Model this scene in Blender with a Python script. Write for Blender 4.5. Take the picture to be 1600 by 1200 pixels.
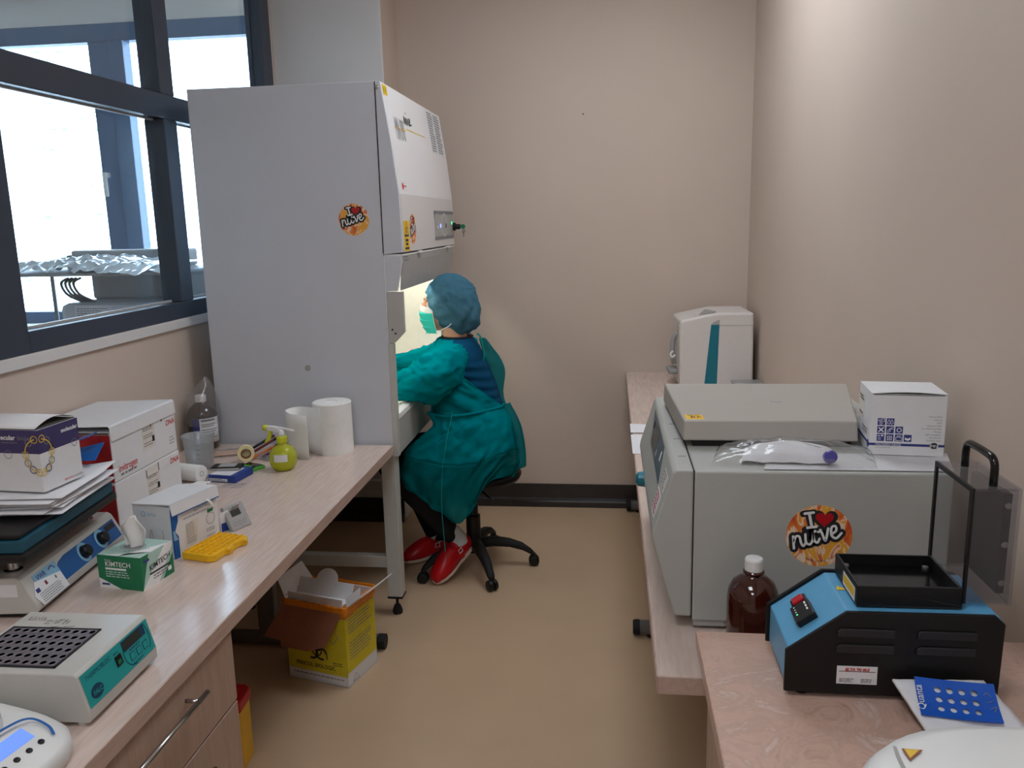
import bpy, bmesh, math, random
from mathutils import Matrix, Vector, noise
for o in list(bpy.data.objects): bpy.data.objects.remove(o)
S = bpy.context.scene; COL = S.collection
random.seed(4)
R = math.radians
# ------------------------------------------------------------------ camera
cam = bpy.data.objects.new('camera', bpy.data.cameras.new('camera')); COL.objects.link(cam)
cam.data.sensor_width = 36; cam.data.lens = 1290/1600*36; cam.data.clip_start = .05
yaw, pitch, roll = -0.1206, 0.1945, -0.0231
fw = Vector((math.sin(yaw)*math.cos(pitch), math.cos(yaw)*math.cos(pitch), -math.sin(pitch)))
r0 = Vector((math.cos(yaw), -math.sin(yaw), 0)); u0 = r0.cross(fw)
rt = r0*math.cos(roll)+u0*math.sin(roll); up = u0*math.cos(roll)-r0*math.sin(roll)
cam.matrix_world = Matrix(((rt.x, up.x, -fw.x, 0), (rt.y, up.y, -fw.y, 0), (rt.z, up.z, -fw.z, 1.62), (0, 0, 0, 1)))
S.camera = cam
# ------------------------------------------------------------------ world, exposure
S.view_settings.view_transform = 'Standard'; S.view_settings.look = 'None'
S.view_settings.gamma = 1; S.view_settings.exposure = 0
W = bpy.data.worlds.new('sky'); S.world = W; W.use_nodes = True
wb = W.node_tree.nodes['Background']; wb.inputs[0].default_value = (.72, .87, 1, 1); wb.inputs[1].default_value = 9.0
PANEL = 11       # ceiling light panels (emission)
HOOD = 22         # tube inside the safety cabinet
# ------------------------------------------------------------------ materials
def lin(c): return tuple((v/255/12.92 if v/255 <= .04045 else ((v/255+.055)/1.055)**2.4) for v in c)
MATS = {}
def mat(name, rgb, rough=.55, metal=0, var=.05, scale=30, bump=0, bscale=None, stretch=None, spec=.5, alpha=1, trans=0, ior=1.45, coat=0):
    """procedural surface: base colour with a soft noise variation, optional fine relief"""
    if name in MATS: return MATS[name]
    m = bpy.data.materials.new(name); m.use_nodes = True; nt = m.node_tree; N = nt.nodes; L = nt.links
    b = N['Principled BSDF']; b.inputs['Roughness'].default_value = rough; b.inputs['Metallic'].default_value = metal
    b.inputs['Specular IOR Level'].default_value = spec; b.inputs['IOR'].default_value = ior
    b.inputs['Transmission Weight'].default_value = trans; b.inputs['Coat Weight'].default_value = coat
    c = lin(rgb)
    tc = N.new('ShaderNodeTexCoord'); mp = N.new('ShaderNodeMapping'); L.new(tc.outputs['Object'], mp.inputs[0])
    if stretch: mp.inputs['Scale'].default_value = stretch
    n = N.new('ShaderNodeTexNoise'); n.inputs['Scale'].default_value = scale; n.inputs['Detail'].default_value = 4; L.new(mp.outputs[0], n.inputs[0])
    r = N.new('ShaderNodeValToRGB'); r.color_ramp.elements[0].position = .3; r.color_ramp.elements[1].position = .7
    r.color_ramp.elements[0].color = tuple(x*(1-var) for x in c)+(1,); r.color_ramp.elements[1].color = tuple(min(1, x*(1+var)) for x in c)+(1,)
    L.new(n.outputs[0], r.inputs[0]); L.new(r.outputs[0], b.inputs['Base Color'])
    if bump:
        bp = N.new('ShaderNodeBump'); bp.inputs['Strength'].default_value = bump; bp.inputs['Distance'].default_value = .002
        n2 = N.new('ShaderNodeTexNoise'); n2.inputs['Scale'].default_value = bscale or scale*4; L.new(mp.outputs[0], n2.inputs[0])
        L.new(n2.outputs[0], bp.inputs['Height']); L.new(bp.outputs[0], b.inputs['Normal'])
    if alpha < 1: b.inputs['Alpha'].default_value = alpha
    MATS[name] = m; return m
def clear(name, tint=(1, 1, 1), a=.12, rough=.03):
    """thin clear sheet: mostly transparent with a mirror share at grazing angles"""
    m = bpy.data.materials.new(name); m.use_nodes = True; nt = m.node_tree; N = nt.nodes; L = nt.links
    N.remove(N['Principled BSDF']); o = N['Material Output']
    t = N.new('ShaderNodeBsdfTransparent'); t.inputs[0].default_value = tint+(1,)
    g = N.new('ShaderNodeBsdfGlossy'); g.inputs['Roughness'].default_value = rough
    lw = N.new('ShaderNodeLayerWeight'); lw.inputs[0].default_value = .5
    pw = N.new('ShaderNodeMath'); pw.operation = 'POWER'; pw.inputs[1].default_value = 5; L.new(lw.outputs['Facing'], pw.inputs[0])
    f = N.new('ShaderNodeMath'); f.operation = 'MULTIPLY_ADD'; f.inputs[1].default_value = .9; f.inputs[2].default_value = .04; L.new(pw.outputs[0], f.inputs[0])
    d = N.new('ShaderNodeBsdfDiffuse'); d.inputs[0].default_value = (.8, .8, .8, 1)
    mx = N.new('ShaderNodeMixShader'); mx.inputs[0].default_value = a; L.new(t.outputs[0], mx.inputs[1]); L.new(d.outputs[0], mx.inputs[2])
    m2 = N.new('ShaderNodeMixShader'); L.new(f.outputs[0], m2.inputs[0]); L.new(mx.outputs[0], m2.inputs[1]); L.new(g.outputs[0], m2.inputs[2])
    L.new(m2.outputs[0], o.inputs[0]); MATS[name] = m; return m
def fabric(name, rgb, see=.2, glow=.35, wr=60):
    """thin non-woven cloth: diffuse + translucent + some see-through"""
    m = bpy.data.materials.new(name); m.use_nodes = True; nt = m.node_tree; N = nt.nodes; L = nt.links
    N.remove(N['Principled BSDF']); o = N['Material Output']; c = lin(rgb)
    n = N.new('ShaderNodeTexNoise'); n.inputs['Scale'].default_value = wr; n.inputs['Detail'].default_value = 6
    tc = N.new('ShaderNodeTexCoord'); L.new(tc.outputs['Object'], n.inputs[0])
    bp = N.new('ShaderNodeBump'); bp.inputs['Strength'].default_value = .7; bp.inputs['Distance'].default_value = .010; L.new(n.outputs[0], bp.inputs['Height'])
    d = N.new('ShaderNodeBsdfDiffuse'); d.inputs[0].default_value = c+(1,); L.new(bp.outputs[0], d.inputs['Normal'])
    tl = N.new('ShaderNodeBsdfTranslucent'); tl.inputs[0].default_value = c+(1,)
    t = N.new('ShaderNodeBsdfTransparent'); t.inputs[0].default_value = tuple(.35+.65*x for x in c)+(1,)
    a = N.new('ShaderNodeMixShader'); a.inputs[0].default_value = glow; L.new(d.outputs[0], a.inputs[1]); L.new(tl.outputs[0], a.inputs[2])
    b = N.new('ShaderNodeMixShader'); b.inputs[0].default_value = see; L.new(a.outputs[0], b.inputs[1]); L.new(t.outputs[0], b.inputs[2])
    L.new(b.outputs[0], o.inputs[0]); MATS[name] = m; return m
def glow(name, rgb, k):
    m = bpy.data.materials.new(name); m.use_nodes = True; b = m.node_tree.nodes['Principled BSDF']
    b.inputs['Base Color'].default_value = lin(rgb)+(1,); b.inputs['Emission Color'].default_value = lin(rgb)+(1,); b.inputs['Emission Strength'].default_value = k
    MATS[name] = m; return m
def ramp_mat(name, stops, scale, rough=.5, dist=0, detail=6, stretch=(1, 1, 1), noise_rough=.6, bump=0):
    m = bpy.data.materials.new(name); m.use_nodes = True; nt = m.node_tree; N = nt.nodes; L = nt.links; b = N['Principled BSDF']; b.inputs['Roughness'].default_value = rough
    tc = N.new('ShaderNodeTexCoord'); mp = N.new('ShaderNodeMapping'); mp.inputs['Scale'].default_value = stretch; L.new(tc.outputs['Object'], mp.inputs[0])
    n = N.new('ShaderNodeTexNoise'); n.inputs['Scale'].default_value = scale; n.inputs['Detail'].default_value = detail; n.inputs['Distortion'].default_value = dist; n.inputs['Roughness'].default_value = noise_rough
    L.new(mp.outputs[0], n.inputs[0]); r = N.new('ShaderNodeValToRGB'); e = r.color_ramp.elements
    while len(e) < len(stops): e.new(.5)
    for k, (p, c) in enumerate(stops): e[k].position = p; e[k].color = lin(c)+(1,)
    L.new(n.outputs[0], r.inputs[0]); L.new(r.outputs[0], b.inputs['Base Color'])
    if bump:
        bp = N.new('ShaderNodeBump'); bp.inputs['Strength'].default_value = bump; bp.inputs['Distance'].default_value = .001; L.new(n.outputs[0], bp.inputs['Height']); L.new(bp.outputs[0], b.inputs['Normal'])
    MATS[name] = m; return m
mat('wall', (208, 191, 177), .75, var=.015, scale=3, bump=.08, bscale=220)
mat('wall_white', (222, 219, 217), .7, var=.015, scale=3)
mat('floor', (194, 166, 136), .42, var=.03, scale=4, bump=.02, bscale=90)
mat('dark_base', (52, 48, 47), .28, var=.1, scale=15)
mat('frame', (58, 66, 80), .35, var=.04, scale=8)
mat('outer_frame', (84, 110, 142), .4, var=.04, scale=8)  # lighter, bluer than the dark frame itself: lens-flare veil put into the colour
mat('ceiling', (225, 222, 216), .8, var=.01)
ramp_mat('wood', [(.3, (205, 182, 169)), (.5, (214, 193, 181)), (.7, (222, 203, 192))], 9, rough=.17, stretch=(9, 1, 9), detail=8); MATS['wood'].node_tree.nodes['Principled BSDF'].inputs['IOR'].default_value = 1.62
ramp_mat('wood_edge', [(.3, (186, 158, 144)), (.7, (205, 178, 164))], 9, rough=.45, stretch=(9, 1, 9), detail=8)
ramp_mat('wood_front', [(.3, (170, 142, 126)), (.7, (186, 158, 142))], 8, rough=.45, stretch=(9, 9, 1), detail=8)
ramp_mat('marble', [(.27, (96, 84, 80)), (.33, (172, 140, 124)), (.45, (200, 165, 148)), (.56, (186, 154, 138)), (.64, (206, 182, 170)), (.72, (226, 214, 206))], 9, rough=.28, dist=1.8, detail=12, noise_rough=.68)
mat('steel_white', (208, 211, 219), .4, var=.02, scale=5)
mat('steel_grey', (188, 186, 183), .38, var=.02, scale=5)
mat('hood_front', (232, 230, 230), .35, var=.015, scale=4)
mat('hood_lower', (216, 212, 210), .35, var=.015, scale=4)
mat('hood_inside', (240, 238, 228), .35, var=.02)
mat('stand', (196, 196, 190), .4, var=.03)
mat('black', (16, 16, 17), .45, var=.2, scale=40)
mat('black_gloss', (10, 10, 11), .15, var=.2)
mat('rubber', (22, 21, 21), .7, var=.15)
mat('dark_seam', (38, 38, 40), .6)
mat('chrome', (190, 190, 190), .22, 1)
mat('tube_grey', (120, 120, 120), .4, .4)
mat('cent_grey', (176, 177, 172), .42, var=.02, scale=6, bump=.05, bscale=400)
mat('cent_lid', (176, 170, 163), .42, var=.02, scale=6, bump=.05, bscale=400)
mat('panel_blue', (62, 84, 100), .3, var=.08)
mat('card_white', (226, 226, 228), .55, var=.02)
mat('card_cream', (222, 216, 208), .6, var=.02)
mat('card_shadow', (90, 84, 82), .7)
mat('paper', (232, 232, 236), .7, var=.02)
mat('paper_soft', (240, 239, 236), .85, var=.02, bump=.3, bscale=300)
mat('purple', (66, 58, 104), .5, var=.05)
ramp_mat('red_print', [(.35, (140, 18, 26)), (.55, (176, 28, 34)), (.72, (196, 60, 56))], 16, rough=.5, stretch=(1, 1, .5))
mat('ink', (38, 38, 44), .6); mat('ink_grey', (128, 128, 134), .6); mat('ink_red', (196, 58, 48), .6); mat('ink_white', (238, 238, 238), .6)
mat('ink_blue', (52, 58, 128), .55); mat('ink_yellow', (226, 190, 70), .55); mat('ink_teal', (20, 60, 92), .55)
mat('blue_print', (28, 96, 168), .5); mat('sky_print', (136, 184, 212), .5); mat('green_print', (26, 118, 78), .5, var=.1); mat('pale_green', (176, 208, 196), .5)
mat('teal_panel', (38, 160, 158), .4, var=.03)
mat('metal_block', (128, 124, 132), .4, .5, var=.08); mat('hole', (24, 22, 26), .7)
mat('shaker_grey', (196, 194, 188), .28, var=.02); mat('shaker_blue', (30, 88, 148), .4, var=.04); mat('mat_teal', (18, 76, 96), .5, var=.1)
mat('plastic_white', (228, 228, 226), .35, var=.01)
mat('lcd', (58, 62, 56), .25)
glow('lcd_blue', (110, 150, 240), .55)
mat('yellow_plastic', (240, 184, 22), .4, var=.06)
mat('timer_grey', (168, 166, 164), .4)
mat('brown_glass', (44, 26, 22), .12, var=.1, spec=.6, coat=.5); mat('amber_glass', (58, 18, 12), .1, var=.15, spec=.6, coat=.6)
mat('cap_white', (226, 226, 226), .45)
clear('window_glass', (.93, .97, 1), .015, .01); clear('clear_plastic', (.93, .94, .95), .16, .12); clear('clear_cover', (.84, .84, .86), .03, .05); clear('bag_plastic', (.95, .95, .95), .1, .12); clear('sash_glass', (.62, .66, .68), .30, .05); clear('beaker_plastic', (.85, .9, .93), .28, .2)
mat('lime_plastic', (206, 210, 40), .2, var=.06, alpha=.6); mat('lime', (200, 206, 40), .4); mat('lime_liquid', (178, 182, 20), .15, alpha=.9)
mat('calc_green', (88, 176, 66), .5); mat('box_blue', (34, 62, 140), .45); mat('tape', (236, 224, 176), .5); mat('swab', (226, 188, 160), .6); mat('orange', (232, 120, 50), .5); mat('maroon', (110, 40, 56), .5)
mat('card_yellow', (214, 196, 44), .6, var=.05); mat('card_brown', (150, 96, 72), .75, var=.05); mat('bag_orange', (228, 134, 22), .4, var=.12, scale=60, bump=.4)
mat('sharps_yellow', (230, 178, 30), .4); mat('sharps_red', (184, 24, 34), .4)
mat('purifier', (222, 216, 212), .4, var=.01); mat('purifier_teal', (20, 118, 136), .35, var=.05); mat('grey_clear', (150, 152, 152), .3)
mat('device_blue', (92, 160, 200), .38, var=.03); mat('device_black', (11, 10, 11), .5, var=.1, bump=.05, bscale=300); mat('louvre', (36, 34, 38), .45)
mat('pad_white', (222, 222, 226), .9, bump=.3, bscale=200); mat('gel_blue', (18, 86, 190), .35, var=.04); mat('purple_cap', (74, 68, 150), .35)
mat('envelope', (206, 206, 208), .6); mat('label_yellow', (240, 196, 20), .5); mat('foil', (214, 220, 228), .18, 1, var=.03)
mat('skin', (222, 170, 142), .5, var=.04); mat('hair', (46, 34, 30), .6, var=.2); mat('brow', (70, 46, 38), .7)
mat('trousers', (17, 17, 20), .8, var=.15, bump=.3, bscale=80); mat('shirt', (2, 66, 100), .9, var=.08, bump=.3, bscale=90, spec=.15); mat('black_collar', (20, 20, 24), .8)
fabric('gown', (0, 150, 160), .08, .32, 22); fabric('gown_thin', (14, 160, 166), .50, .4, 22); fabric('gown_string', (40, 170, 165), .05, .3); fabric('cap_fabric', (110, 168, 192), .42, .35, 90)
mat('mask_teal', (40, 190, 176), .8, var=.03); mat('mask_white', (236, 236, 236), .8); mat('glove', (226, 232, 232), .5)
mat('clog_red', (196, 16, 28), .35, var=.06); mat('sole', (226, 210, 196), .6); mat('sock', (206, 206, 204), .85, bump=.3)
mat('leaf', (150, 190, 130), .6, var=.4, scale=3); mat('bark', (120, 100, 84), .8, var=.2); mat('ground', (190, 186, 176), .9)
ramp_mat('flame', [(.30, (206, 80, 40)), (.44, (232, 130, 50)), (.485, (246, 226, 206)), (.52, (240, 165, 50)), (.62, (240, 180, 60)), (.66, (246, 226, 206)), (.70, (222, 100, 44))], 26, rough=.45, dist=1.1, detail=2, stretch=(1, 1, .55))
glow('hood_tube', (255, 252, 242), HOOD); glow('panel_glow', (238, 246, 255), PANEL); glow('led_green', (80, 230, 160), 1.5); glow('led_blue', (140, 160, 255), 1.5)
# ------------------------------------------------------------------ mesh tools
class MB:
    def __init__(s): s.v = []; s.f = []
    def add(s, vs, fs):
        n = len(s.v); s.v += [tuple(p) for p in vs]; s.f += [tuple(n+i for i in f) for f in fs]; return s
    def box(s, x0, x1, y0, y1, z0, z1, M=None):
        vs = [Vector((x, y, z)) for z in (z0, z1) for y in (y0, y1) for x in (x0, x1)]
        if M: vs = [M @ p for p in vs]
        return s.add(vs, [(0, 2, 3, 1), (4, 5, 7, 6), (0, 1, 5, 4), (2, 6, 7, 3), (0, 4, 6, 2), (1, 3, 7, 5)])
    def prism(s, poly, axis, a, b):
        """extrude a polygon along axis: 'x' -> poly (y,z), 'y' -> poly (x,z), 'z' -> poly (x,y)"""
        P = {'x': lambda p, t: (t, p[0], p[1]), 'y': lambda p, t: (p[0], t, p[1]), 'z': lambda p, t: (p[0], p[1], t)}[axis]
        n = len(poly); vs = [P(p, a) for p in poly]+[P(p, b) for p in poly]
        return s.add(vs, [tuple(range(n)), tuple(range(2*n-1, n-1, -1))]+[(i, i+n, (i+1) % n+n, (i+1) % n) for i in range(n)])
    def lathe(s, prof, c=(0, 0, 0), seg=28, M=None, sx=1, sy=1):
        vs = []; fs = []
        for r, z in prof:
            for k in range(seg):
                a = 2*math.pi*k/seg; p = Vector((r*math.cos(a)*sx, r*math.sin(a)*sy, z)); p = (M @ p) if M else p
                vs.append(p+Vector(c))
        m = len(prof)
        for i in range(m-1):
            for k in range(seg): fs.append((i*seg+k, i*seg+(k+1) % seg, (i+1)*seg+(k+1) % seg, (i+1)*seg+k))
        if prof[0][0] > 1e-5: fs.append(tuple(range(seg-1, -1, -1)))
        if prof[-1][0] > 1e-5: fs.append(tuple(range((m-1)*seg, m*seg)))
        return s.add(vs, fs)
    def tube(s, path, r, seg=10, caps=True):
        P = [Vector(p) for p in path]; rs = r if isinstance(r, (list, tuple)) else [r]*len(P); vs = []; fs = []
        ref = None
        for i, p in enumerate(P):
            t = (P[min(i+1, len(P)-1)]-P[max(i-1, 0)]).normalized()
            if ref is None: ref = t.orthogonal().normalized()
            ref = (ref-t*ref.dot(t)).normalized(); b = t.cross(ref)
            for k in range(seg):
                a = 2*math.pi*k/seg; vs.append(p+(ref*math.cos(a)+b*math.sin(a))*rs[i])
        for i in range(len(P)-1):
            for k in range(seg): fs.append((i*seg+k, i*seg+(k+1) % seg, (i+1)*seg+(k+1) % seg, (i+1)*seg+k))
        if caps: fs += [tuple(range(seg-1, -1, -1)), tuple(range((len(P)-1)*seg, len(P)*seg))]
        return s.add(vs, fs)
    def grid(s, fn, nu, nv):
        vs = [fn(i/nu, j/nv) for j in range(nv+1) for i in range(nu+1)]; w = nu+1
        return s.add(vs, [(j*w+i, j*w+i+1, (j+1)*w+i+1, (j+1)*w+i) for j in range(nv) for i in range(nu)])
    def build(s, name, m, parent=None, bevel=0, smooth=False, solid=0, sub=0, seg=2, fix=True):
        me = bpy.data.meshes.new(name); me.from_pydata(s.v, [], s.f)
        if fix:
            bm = bmesh.new(); bm.from_mesh(me); bmesh.ops.remove_doubles(bm, verts=bm.verts, dist=1e-6); bmesh.ops.recalc_face_normals(bm, faces=bm.faces); bm.to_mesh(me); bm.free()
        me.materials.append(MATS[m] if isinstance(m, str) else m)
        o = bpy.data.objects.new(name, me); COL.objects.link(o); o.parent = parent
        if smooth: me.polygons.foreach_set('use_smooth', [True]*len(me.polygons))
        if solid: d = o.modifiers.new('thick', 'SOLIDIFY'); d.thickness = solid; d.offset = 0
        if sub: d = o.modifiers.new('sub', 'SUBSURF'); d.levels = d.render_levels = sub
        if bevel: d = o.modifiers.new('bevel', 'BEVEL'); d.width = bevel; d.segments = seg; d.limit_method = 'ANGLE'; d.angle_limit = R(35); d.harden_normals = False
        return o
def thing(name, label, cat, loc=(0, 0, 0), rz=0, group=None):
    o = bpy.data.objects.new(name, None); COL.objects.link(o); o.location = loc; o.rotation_euler = (0, 0, R(rz)); o.empty_display_size = .05
    o['label'] = label; o['category'] = cat
    if group: o['group'] = group
    return o
def tag(o, label, cat, group=None):
    o['label'] = label; o['category'] = cat
    if group: o['group'] = group
    return o
def struct(o): o['kind'] = 'structure'; return o
def B(name, m, parent, x0, x1, y0, y1, z0, z1, bevel=.002, M=None): return MB().box(x0, x1, y0, y1, z0, z1, M).build(name, m, parent, bevel)
def spline(P, n=10, closed=False):
    P = [Vector(p) for p in P]; out = []; m = len(P)
    for i in range(m if closed else m-1):
        g = (lambda k: P[k % m]) if closed else (lambda k: P[max(0, min(m-1, k))])
        a, b, c, d = g(i-1), g(i), g(i+1), g(i+2)
        for k in range(n):
            t = k/n; out.append(.5*((2*b)+(c-a)*t+(2*a-5*b+4*c-d)*t*t+(3*b-a-3*c+d)*t**3))
    if not closed: out.append(P[-1])
    return out
class Art:
    """flat print on a surface: origin, x and y directions; layers are a fraction of a millimetre apart"""
    def __init__(s, o, u, v, parent, lift=.0004):
        s.o, s.u, s.v, s.parent, s.lift = Vector(o), Vector(u).normalized(), Vector(v).normalized(), parent, lift
        s.n = s.u.cross(s.v)
    def at(s, x, y, l): return s.o+s.u*x+s.v*y+s.n*(s.lift*l)
    def poly(s, pts, m, name='print', layer=1, parent=None):
        b = MB(); n = len(pts); b.add([s.at(x, y, layer) for x, y in pts]+[s.at(x, y, 0) for x, y in pts], [tuple(range(n))]+[(i, i+n, (i+1) % n+n, (i+1) % n) for i in range(n)])
        return b.build(name, m, parent or s.parent)
    def rect(s, x0, y0, x1, y1, m, name='print', layer=1, parent=None): return s.poly([(x0, y0), (x1, y0), (x1, y1), (x0, y1)], m, name, layer, parent)
    def many(s, rects, m, name='fine_print', layer=2, parent=None):
        b = MB()
        for x0, y0, x1, y1 in rects: b.add([s.at(x, y, layer) for x, y in ((x0, y0), (x1, y0), (x1, y1), (x0, y1))], [(0, 1, 2, 3)])
        o = b.build(name, m, parent or s.parent, fix=False); o['kind'] = 'stuff'; return o
    def lines(s, x0, x1, ys, h, m, layer=2, name='fine_print', jag=.25, parent=None):
        """rows of unreadably small type, as short word bars"""
        q = []
        for y in ys:
            x = x0; end = x1-(x1-x0)*jag*random.random()
            while x < end:
                w = h*random.uniform(1.5, 5); q.append((x, y, min(x+w, end), y+h)); x += w+h*.8
        return s.many(q, m, name, layer, parent)
    def ellipse(s, x, y, rx, ry, m, name='print', layer=1, seg=40, parent=None):
        return s.poly([(x+rx*math.cos(2*math.pi*k/seg), y+ry*math.sin(2*math.pi*k/seg)) for k in range(seg)], m, name, layer, parent)
    def ring(s, x, y, r, w, m, name='print', layer=2, a0=0, a1=360, seg=32, parent=None):
        b = MB(); vs = []
        for k in range(seg+1):
            a = R(a0+(a1-a0)*k/seg)
            vs += [s.at(x+(r-w/2)*math.cos(a), y+(r-w/2)*math.sin(a), layer), s.at(x+(r+w/2)*math.cos(a), y+(r+w/2)*math.sin(a), layer)]
        b.add(vs, [(2*k, 2*k+1, 2*k+3, 2*k+2) for k in range(seg)]); return b.build(name, m, parent or s.parent, fix=False)
    def strokes(s, lists, w, m, name='lettering', layer=2, n=8, parent=None, smooth=True):
        b = MB()
        for pts in lists:
            P = spline([(x, y, 0) for x, y in pts], n) if smooth and len(pts) > 2 else [Vector((x, y, 0)) for x, y in pts]
            vs = []
            for i, p in enumerate(P):
                t = (P[min(i+1, len(P)-1)]-P[max(i-1, 0)]); t = t.normalized() if t.length > 0 else Vector((1, 0, 0)); q = Vector((-t.y, t.x, 0))*w/2
                vs += [s.at(p.x+q.x, p.y+q.y, layer), s.at(p.x-q.x, p.y-q.y, layer)]
            b.add(vs, [(2*i, 2*i+1, 2*i+3, 2*i+2) for i in range(len(P)-1)])
            for p in (P[0], P[-1]):
                b.add([s.at(p.x+w/2*math.cos(2*math.pi*k/12), p.y+w/2*math.sin(2*math.pi*k/12), layer+.02) for k in range(12)], [tuple(range(12))])
        return b.build(name, m, parent or s.parent, fix=False)
    def text(s, string, x, y, size, m, layer=2, name='lettering', sx=1, shear=0, bold=0, rot=0, align='LEFT', parent=None):
        cu = bpy.data.curves.new('t', 'FONT'); cu.body = string; cu.size = size; cu.shear = shear; cu.offset = bold; cu.align_x = align; cu.resolution_u = 3
        ob = bpy.data.objects.new('t', cu); COL.objects.link(ob)
        me = bpy.data.meshes.new_from_object(ob); bpy.data.objects.remove(ob); bpy.data.curves.remove(cu)
        ca, sa = math.cos(R(rot)), math.sin(R(rot))
        for v in me.vertices:
            px, py = v.co.x*sx, v.co.y; v.co = s.at(x+px*ca-py*sa, y+px*sa+py*ca, layer)
        me.materials.clear(); me.materials.append(MATS[m]); me.name = name
        o = bpy.data.objects.new(name, me); COL.objects.link(o); o.parent = parent or s.parent; return o
def heart(cx, cy, k):
    return [(cx+k*.0625*16*math.sin(t)**3, cy+k*.0625*(13*math.cos(t)-5*math.cos(2*t)-2*math.cos(3*t)-math.cos(4*t))) for t in [2*math.pi*i/36 for i in range(36)]]
def round_sticker(parent, o, u, v, rad, sx=1, fine=True):
    """round flame sticker: I, heart and a scripted word in white on black"""
    A = Art(o, u, v, parent, lift=.0005)
    disc = A.ellipse(0, 0, rad*sx, rad, 'flame', 'sticker', 1, 48); k = rad; q = lambda pts: [(x*k*sx, y*k) for x, y in pts]
    hp = [(x*sx, y) for x, y in heart(.14*k, .56*k, .27*k)]
    hb = [(x*sx, y) for x, y in heart(.15*k, .54*k, .39*k)]
    A.poly(hb, 'ink', 'lettering', 2, disc)
    A.strokes([q([(-.34, .72), (-.22, .22)]), q([(-.50, .72), (-.18, .76)]), q([(-.42, .20), (-.06, .22)]), q([(-.2, .18), (.1, .20)])], .22*k, 'ink', 'lettering', 2.2, 1, disc, False)
    I = [q([(-.33, .75), (-.23, .29)]), q([(-.46, .73), (-.20, .77)]), q([(-.36, .27), (-.10, .31)])]
    A.strokes(I, .085*k, 'ink_white', 'lettering', 3, 1, disc, False); A.poly(hp, 'sharps_red', 'heart', 3, disc)
    w = [[(0, 0), (.05, .26)], [(.03, .12), (.10, .24), (.17, .22), (.17, .08), (.20, .0), (.27, .07)], [(.30, .24), (.27, .07), (.33, .0), (.41, .08), (.46, .24)], [(.46, .24), (.44, .06), (.49, .0), (.55, .07)],
         [(.56, .22), (.62, .20), (.64, .02), (.67, .02), (.77, .24)], [(.80, .10), (.91, .15), (.92, .25), (.84, .24), (.80, .08), (.87, -.01), (1.0, .07)]]
    tw = lambda x, y: (-.74+1.5*(x*.956-y*.292), -.42+1.5*(x*.292+y*.956)); w = [[tw(*p) for p in st] for st in w]
    A.strokes([q(p) for p in w], .27*k, 'ink', 'lettering', 2.4, 6, disc); A.strokes([q(p) for p in w], .075*k, 'ink_white', 'lettering', 3.2, 6, disc)
    for x, y in ((-.13, .16), (.03, .20)): A.ellipse(x*k*sx, y*k, .045*k*sx, .045*k, 'ink_white', 'lettering', 3.6, 12, disc)
    if fine:
        s_ = 'www.nuve.com.tr'
        for i, ch in enumerate(s_):
            a = R(-118+i*5.6); A.text(ch, .86*k*math.cos(a)*sx, .86*k*math.sin(a), .14*k, 'maroon', 2, rot=math.degrees(a)+90, parent=disc)
    return disc
def blob(name, caps, ells, m, parent, voxel=.006, smooth=6):
    """tapered capsules and ellipsoids fused into one continuous skin"""
    me = bpy.data.meshes.new(name); bm = bmesh.new()
    for p0, ra, p1, rb in caps:
        p0, p1 = Vector(p0), Vector(p1); d = p1-p0; n = max(2, int(d.length/(min(ra, rb)*.35))+1)
        for k in range(n+1):
            t = k/n; bmesh.ops.create_icosphere(bm, subdivisions=2, radius=ra+(rb-ra)*t, matrix=Matrix.Translation(p0+d*t))
    for c, r, rot in ells:
        bmesh.ops.create_icosphere(bm, subdivisions=3, radius=1, matrix=Matrix.Translation(c) @ rot.to_4x4() @ Matrix.Diagonal((r[0], r[1], r[2], 1)))
    bm.to_mesh(me); bm.free(); o = bpy.data.objects.new(name, me); COL.objects.link(o)
    rm = o.modifiers.new('r', 'REMESH'); rm.mode = 'VOXEL'; rm.voxel_size = voxel; rm.use_smooth_shade = True
    sm = o.modifiers.new('s', 'SMOOTH'); sm.iterations = smooth; sm.factor = .5
    bpy.context.view_layer.update(); me2 = bpy.data.meshes.new_from_object(o.evaluated_get(bpy.context.evaluated_depsgraph_get()))
    o.modifiers.clear(); o.data = me2; bpy.data.meshes.remove(me); me2.materials.clear(); me2.materials.append(MATS[m]); me2.name = name
    me2.polygons.foreach_set('use_smooth', [True]*len(me2.polygons)); o.parent = parent; return o
def nz(p, s=1): return noise.noise(Vector(p)*s)
# ------------------------------------------------------------------ the room shell
XL, XR, YB, YF, ZC = -1.70, .73, 4.556, -2.6, 3.0
struct(B('floor', 'floor', None, XL-.1, XR+.1, YF-.1, YB+.1, -.1, 0, 0))
struct(B('ceiling', 'ceiling', None, XL-.1, XR+.1, YF-.1, YB+.1, ZC, ZC+.1, 0))
struct(B('wall_back', 'wall', None, XL-.1, XR+.1, YB, YB+.12, 0, ZC, 0))
struct(B('wall_right', 'wall', None, XR, XR+.1, YF, YB, 0, ZC, 0))
struct(B('wall_front', 'wall', None, XL-.1, XR+.1, YF-.1, YF, 0, ZC, 0))
W0, W1, Z0, Z1 = 2.05, 4.235, 1.27, 2.86            # opening of the glazed partition
w = MB(); w.box(XL-.1, XL, YF, W0, 0, ZC); w.box(XL-.1, XL, W0, YB, 0, Z0); w.box(XL-.1, XL, W0, YB, Z1, ZC); w.box(XL-.1, XL, W1, YB, Z0, Z1)
struct(w.build('wall_left', 'wall'))
pil = struct(B('pillar', 'wall_white', None, XL, -1.132, 4.265, YB, 0, ZC, .004))
B('pillar_return', 'wall', pil, -1.1325, -1.1295, 4.273, YB, .13, ZC, 0)
struct(B('trim_1', 'wall_white', None, XL, XL+.014, W0-.3, 4.265, Z0-.036, Z0, .002))
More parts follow.
